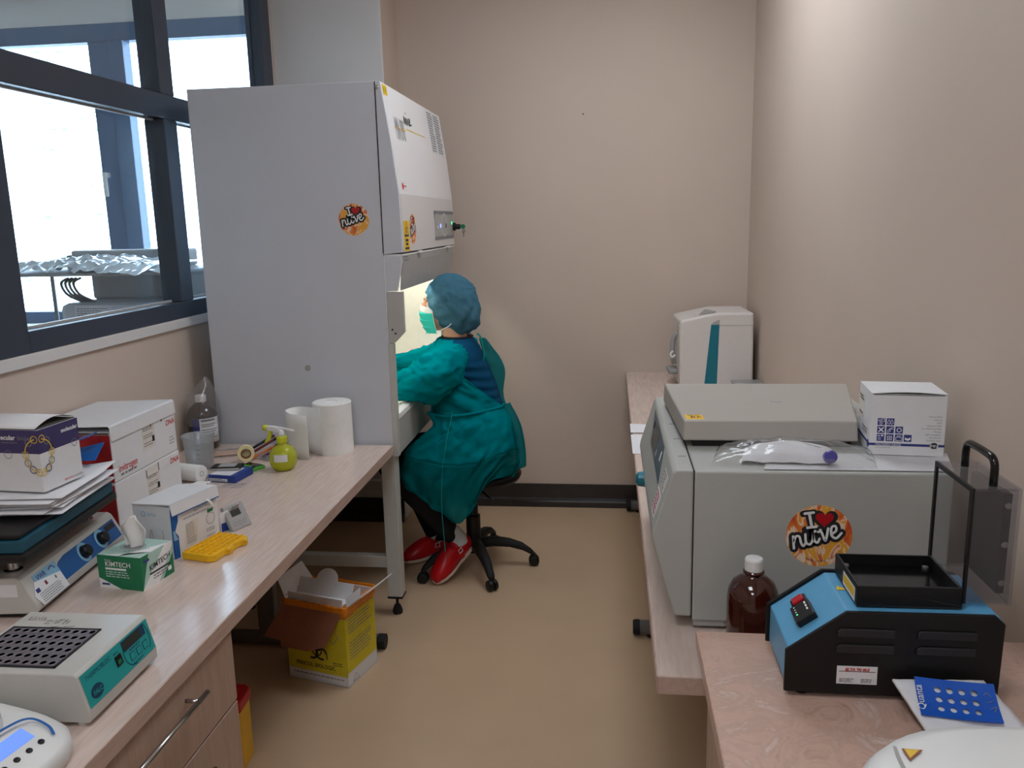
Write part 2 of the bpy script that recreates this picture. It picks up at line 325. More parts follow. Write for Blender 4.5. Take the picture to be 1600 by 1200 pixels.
def skirting(name, x0, x1, y, sgn=-1):
    prof = [(0, 0), (0, .130), (-.010, .130), (-.012, .050), (-.020, .044), (-.032, .040), (-.036, .030), (-.036, 0)]
    return struct(MB().prism([(y+a, z) for a, z in prof], 'x', x0, x1).build(name, 'dark_base'))
skirting('baseboard_back', -1.132, XR, YB); skirting('baseboard_pillar', XL, -1.132, 4.265)
struct(MB().box(XL, XL+.012, YF, 4.22, 0, .13).build('baseboard_left', 'dark_base')); struct(MB().box(XR-.012, XR, YF, YB-.04, 0, .13).build('baseboard_right', 'dark_base'))
tag(MB().lathe([(.004, 0), (.004, .003)], (0, 0, 0), 10, Matrix.Rotation(R(90), 4, 'X')).build('wall_plug', 'ink'), 'tiny dark screw hole high on the back wall', 'screw hole').location = (-.142, YB, 2.166)
# glazed partition to the next room
win = struct(bpy.data.objects.new('window_1', None)); COL.objects.link(win); win.location = (0, 0, 0)
fx0, fx1 = XL-.075, XL+.006
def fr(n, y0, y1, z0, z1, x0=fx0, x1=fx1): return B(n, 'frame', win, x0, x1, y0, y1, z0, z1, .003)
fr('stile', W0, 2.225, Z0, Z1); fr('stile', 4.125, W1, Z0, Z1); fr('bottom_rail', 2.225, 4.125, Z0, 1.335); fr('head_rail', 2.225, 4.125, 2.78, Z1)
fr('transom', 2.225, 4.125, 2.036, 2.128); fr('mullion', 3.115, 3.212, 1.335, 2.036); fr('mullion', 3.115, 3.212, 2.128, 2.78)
for y0, y1 in ((2.225, 3.115), (3.212, 4.125)):
    for z0, z1 in ((1.335, 2.036), (2.128, 2.78)): B('pane', 'window_glass', win, XL-.052, XL-.046, y0, y1, z0, z1, 0)
for y0, y1 in ((2.225, 3.115), (3.212, 4.125)):
    b = MB(); b.box(XL-.046, XL-.036, y0, y1, 1.335, 1.343); b.box(XL-.046, XL-.036, y0, y1, 2.030, 2.036); b.build('glazing_bead', 'steel_grey', win)
# ------------------------------------------------------------------ the next room, seen through the glass
NX, NY = -5.2, 4.80
struct(B('floor_next', 'floor', None, NX-.1, XL-.1, .4, NY+.2, -.1, 0, 0)); struct(B('ceiling_next', 'ceiling', None, NX-.1, XL-.1, .4, NY+.2, 2.98, 3.08, 0))
struct(B('wall_next_left', 'wall_white', None, NX-.1, NX, .4, NY, 0, 2.98, 0)); struct(B('wall_next_front', 'wall_white', None, NX, XL-.1, .3, .4, 0, 2.98, 0))
E0, E1, EZ0, EZ1 = -4.6, -1.98, 1.06, 2.80
w = MB(); w.box(NX, E0, NY, NY+.2, 0, 2.98); w.box(E1, XL-.1, NY, NY+.2, 0, 2.98); w.box(E0, E1, NY, NY+.2, 0, EZ0); w.box(E0, E1, NY, NY+.2, EZ1, 2.98)
struct(w.build('wall_next_back', 'wall_white'))
w2 = struct(bpy.data.objects.new('window_2', None)); COL.objects.link(w2)
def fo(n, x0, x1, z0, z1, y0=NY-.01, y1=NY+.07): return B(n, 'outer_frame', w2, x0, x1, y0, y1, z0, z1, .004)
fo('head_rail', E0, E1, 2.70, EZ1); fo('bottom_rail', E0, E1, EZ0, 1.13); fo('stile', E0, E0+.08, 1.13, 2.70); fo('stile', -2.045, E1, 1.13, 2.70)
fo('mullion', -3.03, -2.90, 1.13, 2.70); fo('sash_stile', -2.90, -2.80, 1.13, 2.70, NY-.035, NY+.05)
for x0, x1 in ((E0+.08, -3.03), (-2.80, -2.045)): B('pane', 'window_glass', w2, x0, x1, NY+.02, NY+.03, 1.13, 2.70, 0)
hd = MB(); hd.box(-3.0, -2.975, NY-.05, NY-.01, 1.93, 1.96); hd.box(-3.0, -2.975, NY-.062, NY-.045, 1.82, 1.96); hd.build('window_handle', 'plastic_white', w2, .004)
struct(B('trim_2', 'wall_white', None, E0, E1, NY-.14, NY, 1.02, 1.06, .004))
# furniture and instruments next door
t = thing('side_bench', 'white bench in the next room behind the partition glass', 'bench', (-2.35, 3.75, 0))
B('top', 'steel_white', t, -.6, .5, -.45, .45, .80, .84)
for x in (-.55, .45):
    for y in (-.4, .4): B('leg', 'stand', t, x-.025, x+.025, y-.025, y+.025, 0, .80)
t = thing('lab_instrument', 'bulky pale instrument with sticker label behind the glass', 'instrument', (-2.28, 3.75, .84))
B('body', 'steel_white', t, -.20, .42, -.28, .18, 0, .46, .03); B('upper_casing', 'steel_grey', t, -.18, .40, -.05, .2, .46, .582, .012)
lb = B('label', 'paper', t, -.12, .06, -.284, -.279, .375, .452, 0); Art((-.12, -.284, .375), (1, 0, 0), (0, 0, 1), t).lines(.01, .16, [.01+.010*k for k in range(6)], .004, 'ink_grey', parent=lb)
for k in range(4):
    b = MB(); b.tube(spline([(-.19+.02*k, -.2, .57), (-.20+.02*k, -.24, .55), (-.17+.02*k, -.25, .50), (-.13+.02*k, -.2, .46)]), .006, 8); b.build('cable', 'tube_grey', t, smooth=True)
t = thing('wire_shelf', 'thin metal shelf standing above the pale instrument', 'shelf', (-2.35, 3.75, .84))
B('plate', 'steel_grey', t, -.55, .46, -.33, .28, .585, .60, .003)
for x in (-.53, .44):
    for y in (-.31, .26): MB().tube([(x, y, 0), (x, y, .585)], .010, 10).build('post', 'tube_grey', t, smooth=True)
f = MB().grid(lambda u, v: (-.50+.92*u, -.33+.5*v+.03*nz((u*3, v*5, 2)), .004+(.004+.022*math.exp(-((u-.45)/.28)**2))*(1+nz((u*9, v*7, 0)))+.022*nz((u*31, v*24, 3))*math.exp(-((u-.5)/.3)**2)-(.035*(1+nz((u*11, 0, 5)))*max(0, .12-v)/.12)), 60, 34)
tag(f.build('foil_sheet', 'foil', None, solid=.0006), 'crumpled sheet of aluminium foil on the shelf behind the glass', 'foil').location = (-2.35, 3.72, 1.462)
t = thing('flat_casing', 'long flat grey casing lying behind the crumpled foil', 'casing', (-2.36, 3.97, 1.4405))
B('body', 'steel_grey', t, -.34, .28, -.05, .06, 0, .085, .012); B('end_cap', 'tube_grey', t, -.37, -.34, -.045, .055, .004, .062, .006)
# outside: ground and a sunlit tree
struct(B('ground_outside', 'ground', None, -14, 6, 5.1, 24, -4.1, -4, 0))
t = thing('garden_tree', 'bright leafy tree outside the far window', 'tree', (-5.6, 9.2, -4))
MB().tube([(0, 0, 0), (.05, 0, 2.5), (-.03, .05, 5), (0, 0, 8)], [.16, .13, .09, .03], 10).build('trunk', 'bark', t, smooth=True)
lf = MB()
for k in range(650):
    a = random.random()*6.283; h = random.uniform(2.6, 8.4); rr = random.random()**.5*(1.0-.13*abs(h-5)); p = Vector((rr*math.cos(a)-.1, rr*math.sin(a), h)); M = Matrix.Rotation(random.random()*6.28, 3, 'Z') @ Matrix.Rotation(random.uniform(-1, 1), 3, 'X'); s = random.uniform(.03, .07)
    lf.add([p+M @ Vector(q)*s for q in ((-1, 0, 0), (0, -.45, .08), (1, 0, 0), (0, .45, .08))], [(0, 1, 2, 3)])
fo_ = lf.build('foliage', 'leaf', t, fix=False); fo_['kind'] = 'stuff'
# ceiling light panels (above and behind the camera)
for k, (x, y, lab) in enumerate(((.06, 3.05, 'long ceiling light panel above the aisle'), (-.35, .4, 'square ceiling light panel above the viewer'), (-.35, -1.4, 'square ceiling light panel at the room entrance'))):
    t = thing('ceiling_light', lab, 'light', (x, y, ZC-.03))
    q = .52 if k == 0 else .42
    B('light_frame', 'plastic_white', t, -.31, .31, -q-.01, q+.01, .012, .03, .002); B('diffuser', 'panel_glow', t, -.29, .29, -q+.01, q-.01, 0, .013, .002)
# ------------------------------------------------------------------ left workbench
BZ = .753
t = thing('workbench', 'long pale wood workbench under the partition window', 'bench', (-.865, 3.112, 0))
def lw(n, m, x0, x1, y0, y1, z0, z1, bv=.002): return B(n, m, t, x0+.865, x1+.865, y0-3.112, y1-3.112, z0, z1, bv)
lw('board', 'wood', XL+.004, -.864, .2, 3.112, BZ-.038, BZ, .002); lw('edge_strip', 'wood_edge', -.8642, -.862, .2, 3.112, BZ-.0375, BZ-.0015, 0)
lw('leg_post', 'tube_grey', -1.37, -1.30, 2.855, 2.895, .05, BZ-.038, .004)
lw('apron', 'tube_grey', -1.60, -1.0, 2.855, 2.895, BZ-.09, BZ-.038, .003)
MB().tube([(-1.60+.865, 2.875-3.112, .03), (-.895+.865, 2.875-3.112, .03)], .027, 16).build('foot', 'tube_grey', t, smooth=True)
MB().lathe([(.0, 0), (.028, 0), (.029, .008), (.029, .03), (.0, .03)], (-.895+.865, 2.875-3.112, .03), 16, Matrix.Rotation(R(90), 4, 'Y')).build('foot_cap', 'rubber', t, smooth=False)
c = thing('drawer_cabinet', 'pale wood drawer cabinet with long bar handles under the workbench', 'cabinet', (-.89, 1.30, 0))
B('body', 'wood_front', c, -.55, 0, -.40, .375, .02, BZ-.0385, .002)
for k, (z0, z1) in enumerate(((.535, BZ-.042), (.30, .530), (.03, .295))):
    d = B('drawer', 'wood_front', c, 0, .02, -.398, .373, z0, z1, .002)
    zc = z1-.047
    if k < 2:
        h = MB(); h.tube([(.05, -.12, zc), (.05, .19, zc)], .006, 10); h.build('handle', 'chrome', d, smooth=True)
        for y in (-.085, .155): MB().tube([(.019, y, zc), (.05, y, zc)], .0045, 8).build('handle_post', 'chrome', d, smooth=True)
# ------------------------------------------------------------------ safety cabinet
H = thing('biosafety_cabinet', 'tall white biosafety cabinet with lit opening beside the window', 'safety cabinet', (-1.23, 3.67, 0))
hx, hy = 1.23, -3.67                        # world -> local
def hb(n, m, x0, x1, y0, y1, z0, z1, bv=.003, par=None): return B(n, m, par or H, x0+hx, x1+hx, y0+hy, y1+hy, z0, z1, bv)
def hp(n, m, poly, y0, y1, bv=.002, par=None): return MB().prism([(x+hx, z) for x, z in poly], 'y', y0+hy, y1+hy).build(n, m, par or H, bv)
Y0, Y1 = 3.130, 4.215
side = hp('side_panel', 'steel_white', [(-1.60, .70), (-.866, .70), (-.866, 2.14), (-1.60, 2.14)], Y0, Y0+.03)
far = hp('side_panel', 'steel_white', [(-1.60, .70), (-.866, .70), (-.866, 2.14), (-1.60, 2.14)], Y1-.03, Y1)
hb('back_panel', 'steel_white', -1.60, -1.57, Y0+.03, Y1-.03, .70, 2.14); hb('top_panel', 'steel_white', -1.57, -.866, Y0+.03, Y1-.03, 2.11, 2.14)
hb('base_pan', 'steel_white', -1.57, -.866, Y0+.03, Y1-.03, .70, .83)
hb('filter_box', 'hood_inside', -1.57, -.866, Y0+.03, Y1-.03, 1.52, 2.11); hb('work_surface', 'hood_inside', -1.57, -.90, Y0+.03, Y1-.03, .83, .842)
hb('inner_wall', 'hood_inside', -1.57, -1.53, Y0+.03, Y1-.03, .842, 1.52, 0); hb('inner_wall', 'hood_inside', -1.53, -.87, Y1-.045, Y1-.03, .842, 1.52, 0); hb('inner_wall', 'hood_inside', -1.53, -.87, Y0+.03, Y0+.045, .842, 1.52, 0)
# bulging front: upper cover with side cheek, rebate and sash
up_prof = [(-.864, 2.14), (-.846, 2.14), (-.815, 1.93), (-.794, 1.735), (-.790, 1.60), (-.790, 1.512), (-.864, 1.506)]
hp('side_cheek', 'steel_white', up_prof, Y0, Y0+.012, .002); hp('side_cheek', 'steel_white', up_prof, Y1-.012, Y1, .002)
cov = hp('front_cover', 'hood_front', [(x+(.0012 if x > -.85 else 0), z) for x, z in up_prof], Y0+.012, Y1-.012, .003)
hp('lower_cover', 'hood_lower', [(-.796, 1.732), (-.7915, 1.732), (-.7872, 1.60), (-.7872, 1.513), (-.80, 1.513)], Y0+.013, Y1-.013, 0)
hb('lit_edge_strip', 'ink_white', -.862, -.792, Y0+.002, Y1-.002, 1.500, 1.506, 0)  # white strip painting the light along the cover's lower edge
for k in (3.39, 4.0): hb('hinge_tab', 'plastic_white', -.800, -.780, k, k+.05, 1.500, 1.510, .002)
sash = [(-.862, 1.500), (-.796, 1.500), (-.796, 1.475), (-.818, 1.365), (-.862, 1.365)]
hp('sash_cheek', 'steel_white', sash, Y0, Y0+.02); hp('sash_cheek', 'steel_white', sash, Y1-.02, Y1)
hp('sash', 'timer_grey', [(-.799, 1.499), (-.794, 1.499), (-.794, 1.475), (-.806, 1.366), (-.812, 1.366)], Y0+.02, Y1-.02, .001)  # darker grey: shade on the downward-facing slope put into the colour
grip = [(-.862, 1.363), (-.797, 1.363), (-.797, 1.205), (-.838, 1.164), (-.862, 1.160)]
g = hp('sash_bracket', 'steel_grey', grip, Y0+.002, Y0+.022); hp('sash_bracket', 'steel_grey', grip, Y1-.022, Y1-.002)
for z in (1.215, 1.20): MB().lathe([(.004, 0), (.004, .002)], (-.845+hx+(.012 if z < 1.21 else 0), Y0+.001+hy, z), 10, Matrix.Rotation(R(90), 4, 'X')).build('screw', 'ink', g)
hb('front_post', 'stand', -.866, -.845, Y0+.002, Y0+.035, .70, 1.16, .002); hb('front_post', 'stand', -.866, -.845, Y1-.035, Y1-.002, .70, 1.16, .002)
hp('lower_front', 'steel_grey', [(-.868, .70), (-.850, .70), (-.846, .842), (-.868, .850)], Y0+.035, Y1-.035)
hp('arm_rest', 'plastic_white', [(-.905, .842), (-.905, .858), (-.870, .872), (-.848, .868), (-.843, .846)], Y0+.035, Y1-.035, .003)
MB().tube([(-.93+hx, Y0+.10+hy, 1.50), (-.93+hx, Y1-.10+hy, 1.50)], .016, 14).build('lamp_tube', 'hood_tube', H, smooth=True)
hb('seam', 'dark_seam', -.8675, -.8645, Y0-.0006, Y0+.001, 1.51, 2.139, 0)
hb('seam', 'ink_white', -.8655, -.8625, Y0-.0006, Y0+.001, 1.16, 1.50, 0)
MB().lathe([(.0075, 0), (.0075, .003), (.004, .004)], (-.857+hx, Y0+hy, 2.118), 14, Matrix.Rotation(R(90), 4, 'X')).build('screw', 'chrome', H)
MB().lathe([(.012, 0), (.012, .002), (.0, .003)], (-1.199+hx, Y0+hy, 1.064), 20, Matrix.Rotation(R(90), 4, 'X')).build('blanking_plug', 'timer_grey', H)
# stand
for y in (Y0+.012, Y1-.072):
    for x in (-1.58, -.925):
        l = hb('leg', 'stand', x, x+.06, y, y+.06, .085, .70, .003)
        hb('foot_plate', 'black', x-.002, x+.062, y-.002, y+.062, .078, .0848, 0, l)
        MB().lathe([(.020, 0), (.022, .012), (.014, .035), (.009, .042), (.006, .044), (.006, .079)], (x+.03+hx, y+.03+hy, 0), 16).build('levelling_foot', 'rubber', l, smooth=False)
    hb('side_rail', 'stand', -1.52, -.925, y+.008, y+.048, .212, .262, .003)
hb('cross_rail', 'stand', -1.565, -1.525, Y0+.072, Y1-.072, .46, .50, .003); hb('cross_rail', 'stand', -1.565, -1.525, Y0+.072, Y1-.072, .66, .70, .003)
hb('side_rail', 'stand', -1.52, -.925, Y1-.06, Y1-.03, .62, .66, .003)
# prints on the cabinet
round_sticker(H, (-.974+hx, Y0+hy, 1.640), (1, 0, 0), (0, 0, 1), .060, fine=False)
XF = -.7872+hx
def front(y, z, x=None): return Art((XF if x is None else x, y+hy, z), (0, 1, 0), (0, 0, 1), H)
a = front(3.155, 1.516); p = a.rect(0, 0, .085, .115, 'label_yellow', 'warning_label')
a.strokes([[(.010, .062), (.0425, .112), (.075, .062), (.010, .062)]], .004, 'ink', 'print', 2, parent=p, smooth=False); a.ring(.0425, .080, .010, .004, 'ink', parent=p); a.rect(.012, .055, .073, .060, 'ink', 'print', 2, p)
a.many([(.02, .036, .065, .046), (.025, .022, .06, .031), (.012, .006, .073, .014)], 'ink', parent=p)
round_sticker(H, (XF, 3.305+hy, 1.598), (0, 1, 0), (0, 0, 1), .060, sx=.92, fine=False)
a = front(3.735, 1.545); p = a.rect(0, 0, .44, .13, 'timer_grey', 'control_panel', 4); a.rect(0, .115, .44, .13, 'ink_grey', 'print', 5, p); a.rect(0, 0, .44, .014, 'ink_grey', 'print', 5, p)
a.ellipse(.21, .066, .16, .050, 'cent_grey', 'print', 5, parent=p); a.ring(.21, .066, .052, .004, 'ink_white', layer=6, parent=p)
a.ellipse(.12, .062, .014, .010, 'led_blue', 'display', 7, parent=p); a.ellipse(.06, .056, .012, .007, 'ink_white', 'button', 7, parent=p); a.ellipse(.25, .062, .010, .012, 'ink', 'button', 7, parent=p); a.ellipse(.40, .074, .012, .008, 'led_green', 'indicator_light', 7, parent=p)
MY = Matrix.Rotation(R(90), 4, 'Y')
k = MB().lathe([(.020, 0), (.020, .012), (.013, .014), (.013, .036), (0, .038)], (XF+.002, 4.17+hy, 1.600), 18, MY).build('key_switch', 'black', p, smooth=False)
b = MB(); b.lathe([(.0, -.002), (.012, -.002), (.012, .002), (0, .002)], (XF+.052, 4.17+hy, 1.600), 14, Matrix.Rotation(R(90), 4, 'X')); b.box(XF+.036, XF+.048, 4.169+hy, 4.171+hy, 1.597, 1.603); b.build('key', 'green_print', p)
b = MB(); b.lathe([(.0, -.0015), (.010, -.0015), (.010, .0015), (0, .0015)], (XF+.054, 4.17+hy, 1.578), 14, Matrix.Rotation(R(90), 4, 'X')); b.box(XF+.051, XF+.057, 4.1685+hy, 4.1715+hy, 1.548, 1.572); b.build('key', 'chrome', p)
# sloping upper cover: print plane follows the slope
sl = Vector((-.8138-(-.8448), 0, 1.93-2.14)).normalized()
def slope(y, d): o = Vector((-.8448, 0, 2.14))+sl*d; return Art((o.x+hx+.0004, y+hy, o.z), (0, 1, 0), -sl, H)
a = slope(3.147, .045); p = a.rect(0, 0, .060, .038, 'label_yellow', 'warning_label'); a.strokes([[(.010, .008), (.010, .03), (.028, .008), (.028, .03)], [(.036, .006), (.05, .032)]], .004, 'ink', 'print', 2, parent=p, smooth=False)
a = slope(3.235, .20); a.text('MN 090', 0, 0, .125, 'ink_grey', 1, sx=.36); a.rect(-.005, .043, .17, .047, 'ink_yellow', 'print', 2)
a = slope(3.40, .125); a.strokes([[(0, 0), (.012, .03), (.02, 0), (.034, .028), (.04, 0)], [(.05, .025), (.055, 0), (.07, .026)], [(.074, .026), (.085, 0), (.098, .028)], [(.10, .012), (.115, .024), (.105, .03), (.10, .005), (.13, .008)]], .007, 'ink', 'lettering', 1); a.ellipse(.05, .046, .005, .004, 'ink', 'lettering', 1, 10); a.rect(.02, -.022, .36, -.018, 'ink_yellow', 'print', 1)
a = slope(3.885, .207); p = a.rect(0, 0, .29, .20, 'card_white', 'instruction_label'); a.lines(.01, .13, [.012+.0115*k for k in range(16)], .007, 'ink_grey', parent=p); a.lines(.15, .28, [.012+.0115*k for k in range(16)], .007, 'ink_grey', parent=p)
a = Art((-.7938+hx, 3.19+hy, 1.745), (0, 1, 0), (-.02, 0, .2), H); p = a.rect(0, 0, .075, .036, 'card_white', 'round_logo_label', 1); a.ellipse(.016, .018, .013, .013, 'ink_red', 'print', 2, 18, p); a.rect(.03, .016, .07, .021, 'ink_red', 'print', 2, p)
a = Art((-.7938+hx, 3.16+hy, 1.478), (0, 1, 0), (0, 0, 1), H); a.lines(0, .09, [0, .012], .006, 'ink_grey')
# ------------------------------------------------------------------ things on the left bench
# small round-edged mixer in the corner
t = thing('mini_centrifuge', 'small white rounded device with lit blue screen at the bench front', 'lab device', (-1.035, 1.080, BZ), -8)
def sup(rx, ry, n=3.0, seg=56): return [(rx*abs(math.cos(a))**(2/n)*(1 if math.cos(a) > 0 else -1), ry*abs(math.sin(a))**(2/n)*(1 if math.sin(a) > 0 else -1)) for a in [2*math.pi*k/seg for k in range(seg)]]
b = MB(); prof = [(.94, 0), (.98, .004), (1, .018), (.985, .036), (.93, .052), (.84, .062), (.70, .068), (.45, .071)]; vs = []; n = 56
for s_, z in prof: vs += [(x*s_, y*s_, z-(x*s_*.10 if z > .04 else 0)) for x, y in sup(.145, .125)]
b.add(vs, [(i*n+k, i*n+(k+1) % n, (i+1)*n+(k+1) % n, (i+1)*n+k) for i in range(len(prof)-1) for k in range(n)]+[tuple(range(n-1, -1, -1)), tuple(range((len(prof)-1)*n, len(prof)*n))])
b.build('body', 'plastic_white', t, smooth=True)
b = MB(); b.lathe([(.060, .064), (.058, .085), (.048, .104), (.028, .114), (0, .118)], (-.012, .008, 0), 28); b.build('dome_lid', 'clear_cover', t, smooth=True)
MB().lathe([(.030, .070), (.030, .085), (.010, .092), (.010, .10), (0, .10)], (-.012, .008, 0), 20).build('rotor', 'black', t)
nrm = Vector((.40, 0, 1)).normalized(); vx = Vector((-1, 0, .40)).normalized()
a = Art(Vector((.085, .0, .0635)), (0, 1, 0), vx, t)
p = a.rect(-.062, -.012, .045, .016, 'lcd_blue', 'screen', 3); a.strokes([[(-.06, .04), (.03, .034), (.068, .022), (.074, -.01), (.066, -.03)]], .005, 'blue_print', 'accent_stripe', 2)
for k in range(4):
    q = a.at(.042-.024*k, -.028, 0); MB().lathe([(.0052, 0), (.0052, .0022), (0, .003)], q, 14, nrm.to_track_quat('Z', 'Y').to_matrix().to_4x4()).build('button', 'black', t)
a.ellipse(-.03, .034, .006, .004, 'ink_yellow', 'print', 2, 12); a.lines(-.06, .0, [.022, .027], .002, 'ink_grey')
# block heater
t = thing('block_heater', 'pale grey block heater with teal front and perforated metal block', 'lab device', (-1.047, 1.337, BZ), 1)
MB().prism([(-.135, .008), (.126, .008), (.130, .012), (.130, .032), (.114, .096), (.108, .102), (-.135, .102)], 'y', -.115, .115).build('body', 'shaker_grey', t, .003)
for x in (-.12, .105):
    for y in (-.10, .10): MB().lathe([(.009, 0), (.009, .0085)], (x, y, 0), 12).build('rubber_foot', 'plastic_white', t)
up_ = Vector((-.016, 0, .064)); a = Art((.1302, -.112, .033), (0, 1, 0), up_, t)
p = a.rect(.002, .001, .222, .064, 'teal_panel', 'front_panel', 1)
a.text('THERMOBLOC', .012, .048, .0125, 'ink_teal', 2, parent=p, sx=.95); d = a.ellipse(.032, .020, .018, .0125, 'ink_teal', 'emblem', 2, 24, p); a.text('FALC', .020, .0155, .0115, 'teal_panel', 3, parent=p, bold=.0003)
a.lines(.100, .118, [.050], .0022, 'ink_teal', parent=p); sw = a.rect(.100, .026, .118, .046, 'black', 'switch', 6); a.rect(.104, .029, .114, .037, 'green_print', 'switch_lamp', 7, sw)
a.rect(.128, .040, .206, .061, 'ink_teal', 'display_bezel', 3, p); a.rect(.131, .042, .190, .059, 'lcd', 'display', 4, p)
a.strokes([[(.126, .040), (.129, .020), (.140, .008), (.155, .004)]], .002, 'ink_teal', 'print', 2, parent=p); a.strokes([[(.208, .060), (.214, .040), (.212, .020), (.205, .010)]], .002, 'ink_teal', 'print', 2, parent=p)
for k in range(3): a.rect(.142+.022*k, .014, .158+.022*k, .030, 'ink_teal', 'key', 2, p); a.rect(.1435+.022*k, .0155, .1565+.022*k, .0285, 'teal_panel', 'key_face', 3, p)
a.lines(.145, .19, [.006, .034], .0024, 'ink_teal', parent=p)
bl = B('heating_block', 'metal_block', t, -.118, .057, -.092, .043, .096, .1045, .001)
b = MB(); rim = MB()
for i in range(10):
    for j in range(6):
        x = -.108+i*.0172+(.005 if j % 2 else 0); y = -.082+j*.0228
        b.lathe([(0, 0), (.0056, 0)], (x, y, .1049), 12); rim.lathe([(.0056, 0), (.0070, .0009), (.0078, 0)], (x, y, .1046), 12)
b.build('tube_hole', 'hole', bl, fix=False)['kind'] = 'stuff'; rim.build('hole_rim', 'metal_block', bl, fix=False)['kind'] = 'stuff'
fr_ = MB()
for q in ((-.122, -.118, -.096, .047), (.057, .061, -.096, .047)): fr_.box(q[0], q[1], q[2], q[3], .1, .1048)
fr_.box(-.122, .061, -.096, -.092, .1, .1048); fr_.box(-.122, .061, .043, .047, .1, .1048); fr_.build('block_surround', 'ink', bl)
a = Art((-.115, .070, .102), (1, 0, 0), (0, 1, 0), t)
a.strokes([[(0, .022), (.002, .008), (.009, .008), (.010, .022)], [(.016, .008), (.016, .02), (.024, .008), (.024, .022)], [(.029, .008), (.031, .022), (.036, .008)]], .0017, 'ink', 'handwriting', 1, parent=t, smooth=False)
a.strokes([[(.042, .006), (.052, .010), (.044, -.006), (.054, -.004)], [(.058, .0), (.064, .01), (.066, -.004)], [(.07, .012), (.07, -.002)], [(.066, .012), (.078, .012)], [(.082, -.004), (.082, .014)], [(.082, .005), (.09, .01), (.09, -.004)]], .0017, 'ink', 'handwriting', 1, smooth=False)
a.strokes([[(.068, -.018), (.082, -.016)], [(.075, -.017), (.076, -.03)], [(.066, -.032), (.086, -.03)], [(.094, -.016), (.112, -.012)]], .0017, 'ink', 'handwriting', 1, smooth=False)
# orbital shaker
t = thing('orbital_shaker', 'grey orbital shaker with blue front and black platform by the wall', 'shaker', (-1.52, 1.792, BZ), 7)
MB().prism([(-.155, .012), (.195, .012), (.200, .018), (.200, .034), (.170, .094), (.160, .100), (-.155, .100)], 'y', -.21, .23).build('base', 'shaker_grey', t, .004)
B('base_skirt', 'black', t, -.145, .185, -.20, .22, .003, .0122, 0)
for x in (-.13, .17):
    for y in (-.18, .2): MB().lathe([(.015, 0), (.013, .004)], (x, y, 0), 12).build('rubber_foot', 'rubber', t)
v_ = Vector((-.030, 0, .060)); a = Art((.2005, -.21, .034), (0, 1, 0), v_, t)
L_ = v_.length
p = a.poly([(.085, .003), (.425, .003), (.425, .056), (.17, .056), (.14, .050), (.115, .034)], 'shaker_blue', 'front_panel', 1)
for y in (.245, .335):
    a.ring(y, .030, .022, .008, 'sky_print', layer=2, a0=30, a1=330, parent=p)
    q = a.at(y+.002, .030, 1); M = a.n.to_track_quat('Z', 'Y').to_matrix().to_4x4()
    MB().lathe([(.017, 0), (.016, .012), (.013, .016), (0, .017)], q, 20, M).build('knob', 'black', t)
a.rect(.37, .034, .42, .050, 'ink', 'display', 2, p)
s2 = a.rect(.035, .030, .130, .060, 'sky_print', 'maker_label', 3); a.text('VWR', .045, .044, .016, 'ink_blue', 4, parent=s2, bold=.0004); a.strokes([[(.095, .05), (.11, .054), (.118, .045)]], .003, 'ink_blue', 'emblem', 4, parent=s2)
s3 = a.poly([(.008, .016), (.030, .046), (.128, .030), (.128, -.010), (.020, -.010)], 'card_white', 'project_label', 5)
a.rect(.020, .020, .034, .030, 'ink_blue', 'emblem', 6, s3); a.rect(.060, .024, .068, .034, 'maroon', 'emblem', 6, s3); a.rect(.10, .022, .106, .030, 'ink_grey', 'emblem', 6, s3); a.lines(.024, .12, [-.006, -.001, .004, .009, .014], .002, 'ink_grey', 6, parent=s3)
B('side_label', 'card_white', t, .09, .16, -.2115, -.2095, .055, .085, 0)
for x, y in ((.13, -.165), (.13, .165), (-.11, -.165), (-.11, .165)):
    MB().lathe([(.020, .100), (.020, .104), (.012, .106), (.012, .150)], (x, y, 0), 16).build('platform_post', 'chrome', t, smooth=False)
pf = MB(); pf.box(-.15, .212, -.25, .19, .150, .172); pf.build('platform', 'black', t, .006)
B('platform_deck', 'mat_teal', t, -.145, .206, -.244, .184, .1725, .200, .003); B('platform_mat', 'black', t, -.140, .196, -.234, .176, .2005, .2115, .003)
M7 = 7
for k in range(8):
    o = tag(MB().grid(lambda u, v: (-.12+.24*u, -.14+.28*v, .0012*nz((u*2+k, v*2, k))+.004*max(0, u+v-1.7)*(k+1)), 8, 8).build('paper_sheet', 'paper', None, solid=.0008, smooth=True), ['top', 'second', 'third', 'fourth', 'fifth', 'sixth', 'seventh', 'lowest'][7-k]+' white sheet of the paper pile on the shaker', 'paper', 'paper pile on the shaker')
    o.location = (-1.425+.012*math.sin(k*2.1), 1.825+.014*math.cos(k*1.7), .9660+.0058*k); o.rotation_euler = (0, 0, R(7+4*math.sin(k*2.7)))
t = thing('blue_folder', 'dark blue folder poking out behind the purple-topped carton', 'folder', (-1.485, 1.955, 1.0125), 12)
MB().grid(lambda u, v: (-.02+.15*u, -.02+.07*v, .012+.03*u*v), 6, 4).build('cover', 'blue_print', t, solid=.002); MB().grid(lambda u, v: (-.02+.14*u, -.02+.065*v, .03+.045*u), 6, 4).build('flap', 'box_blue', t, solid=.002)
B('spine', 'box_blue', t, -.022, -.016, -.02, .05, .0, .035, 0)
def carton(name, label, loc, rz, sx, sy, sz, m, bev=.002, group=None):
    t = thing(name, label, 'box', loc, rz, group); B('body', m, t, -sx/2, sx/2, -sy/2, sy/2, 0, sz, bev); return t
def faces(t, sx, sy, sz): return (Art((-sx/2, -sy/2, 0), (1, 0, 0), (0, 0, 1), t), Art((sx/2, -sy/2, 0), (0, 1, 0), (0, 0, 1), t), Art((-sx/2, -sy/2, sz), (1, 0, 0), (0, 1, 0), t))
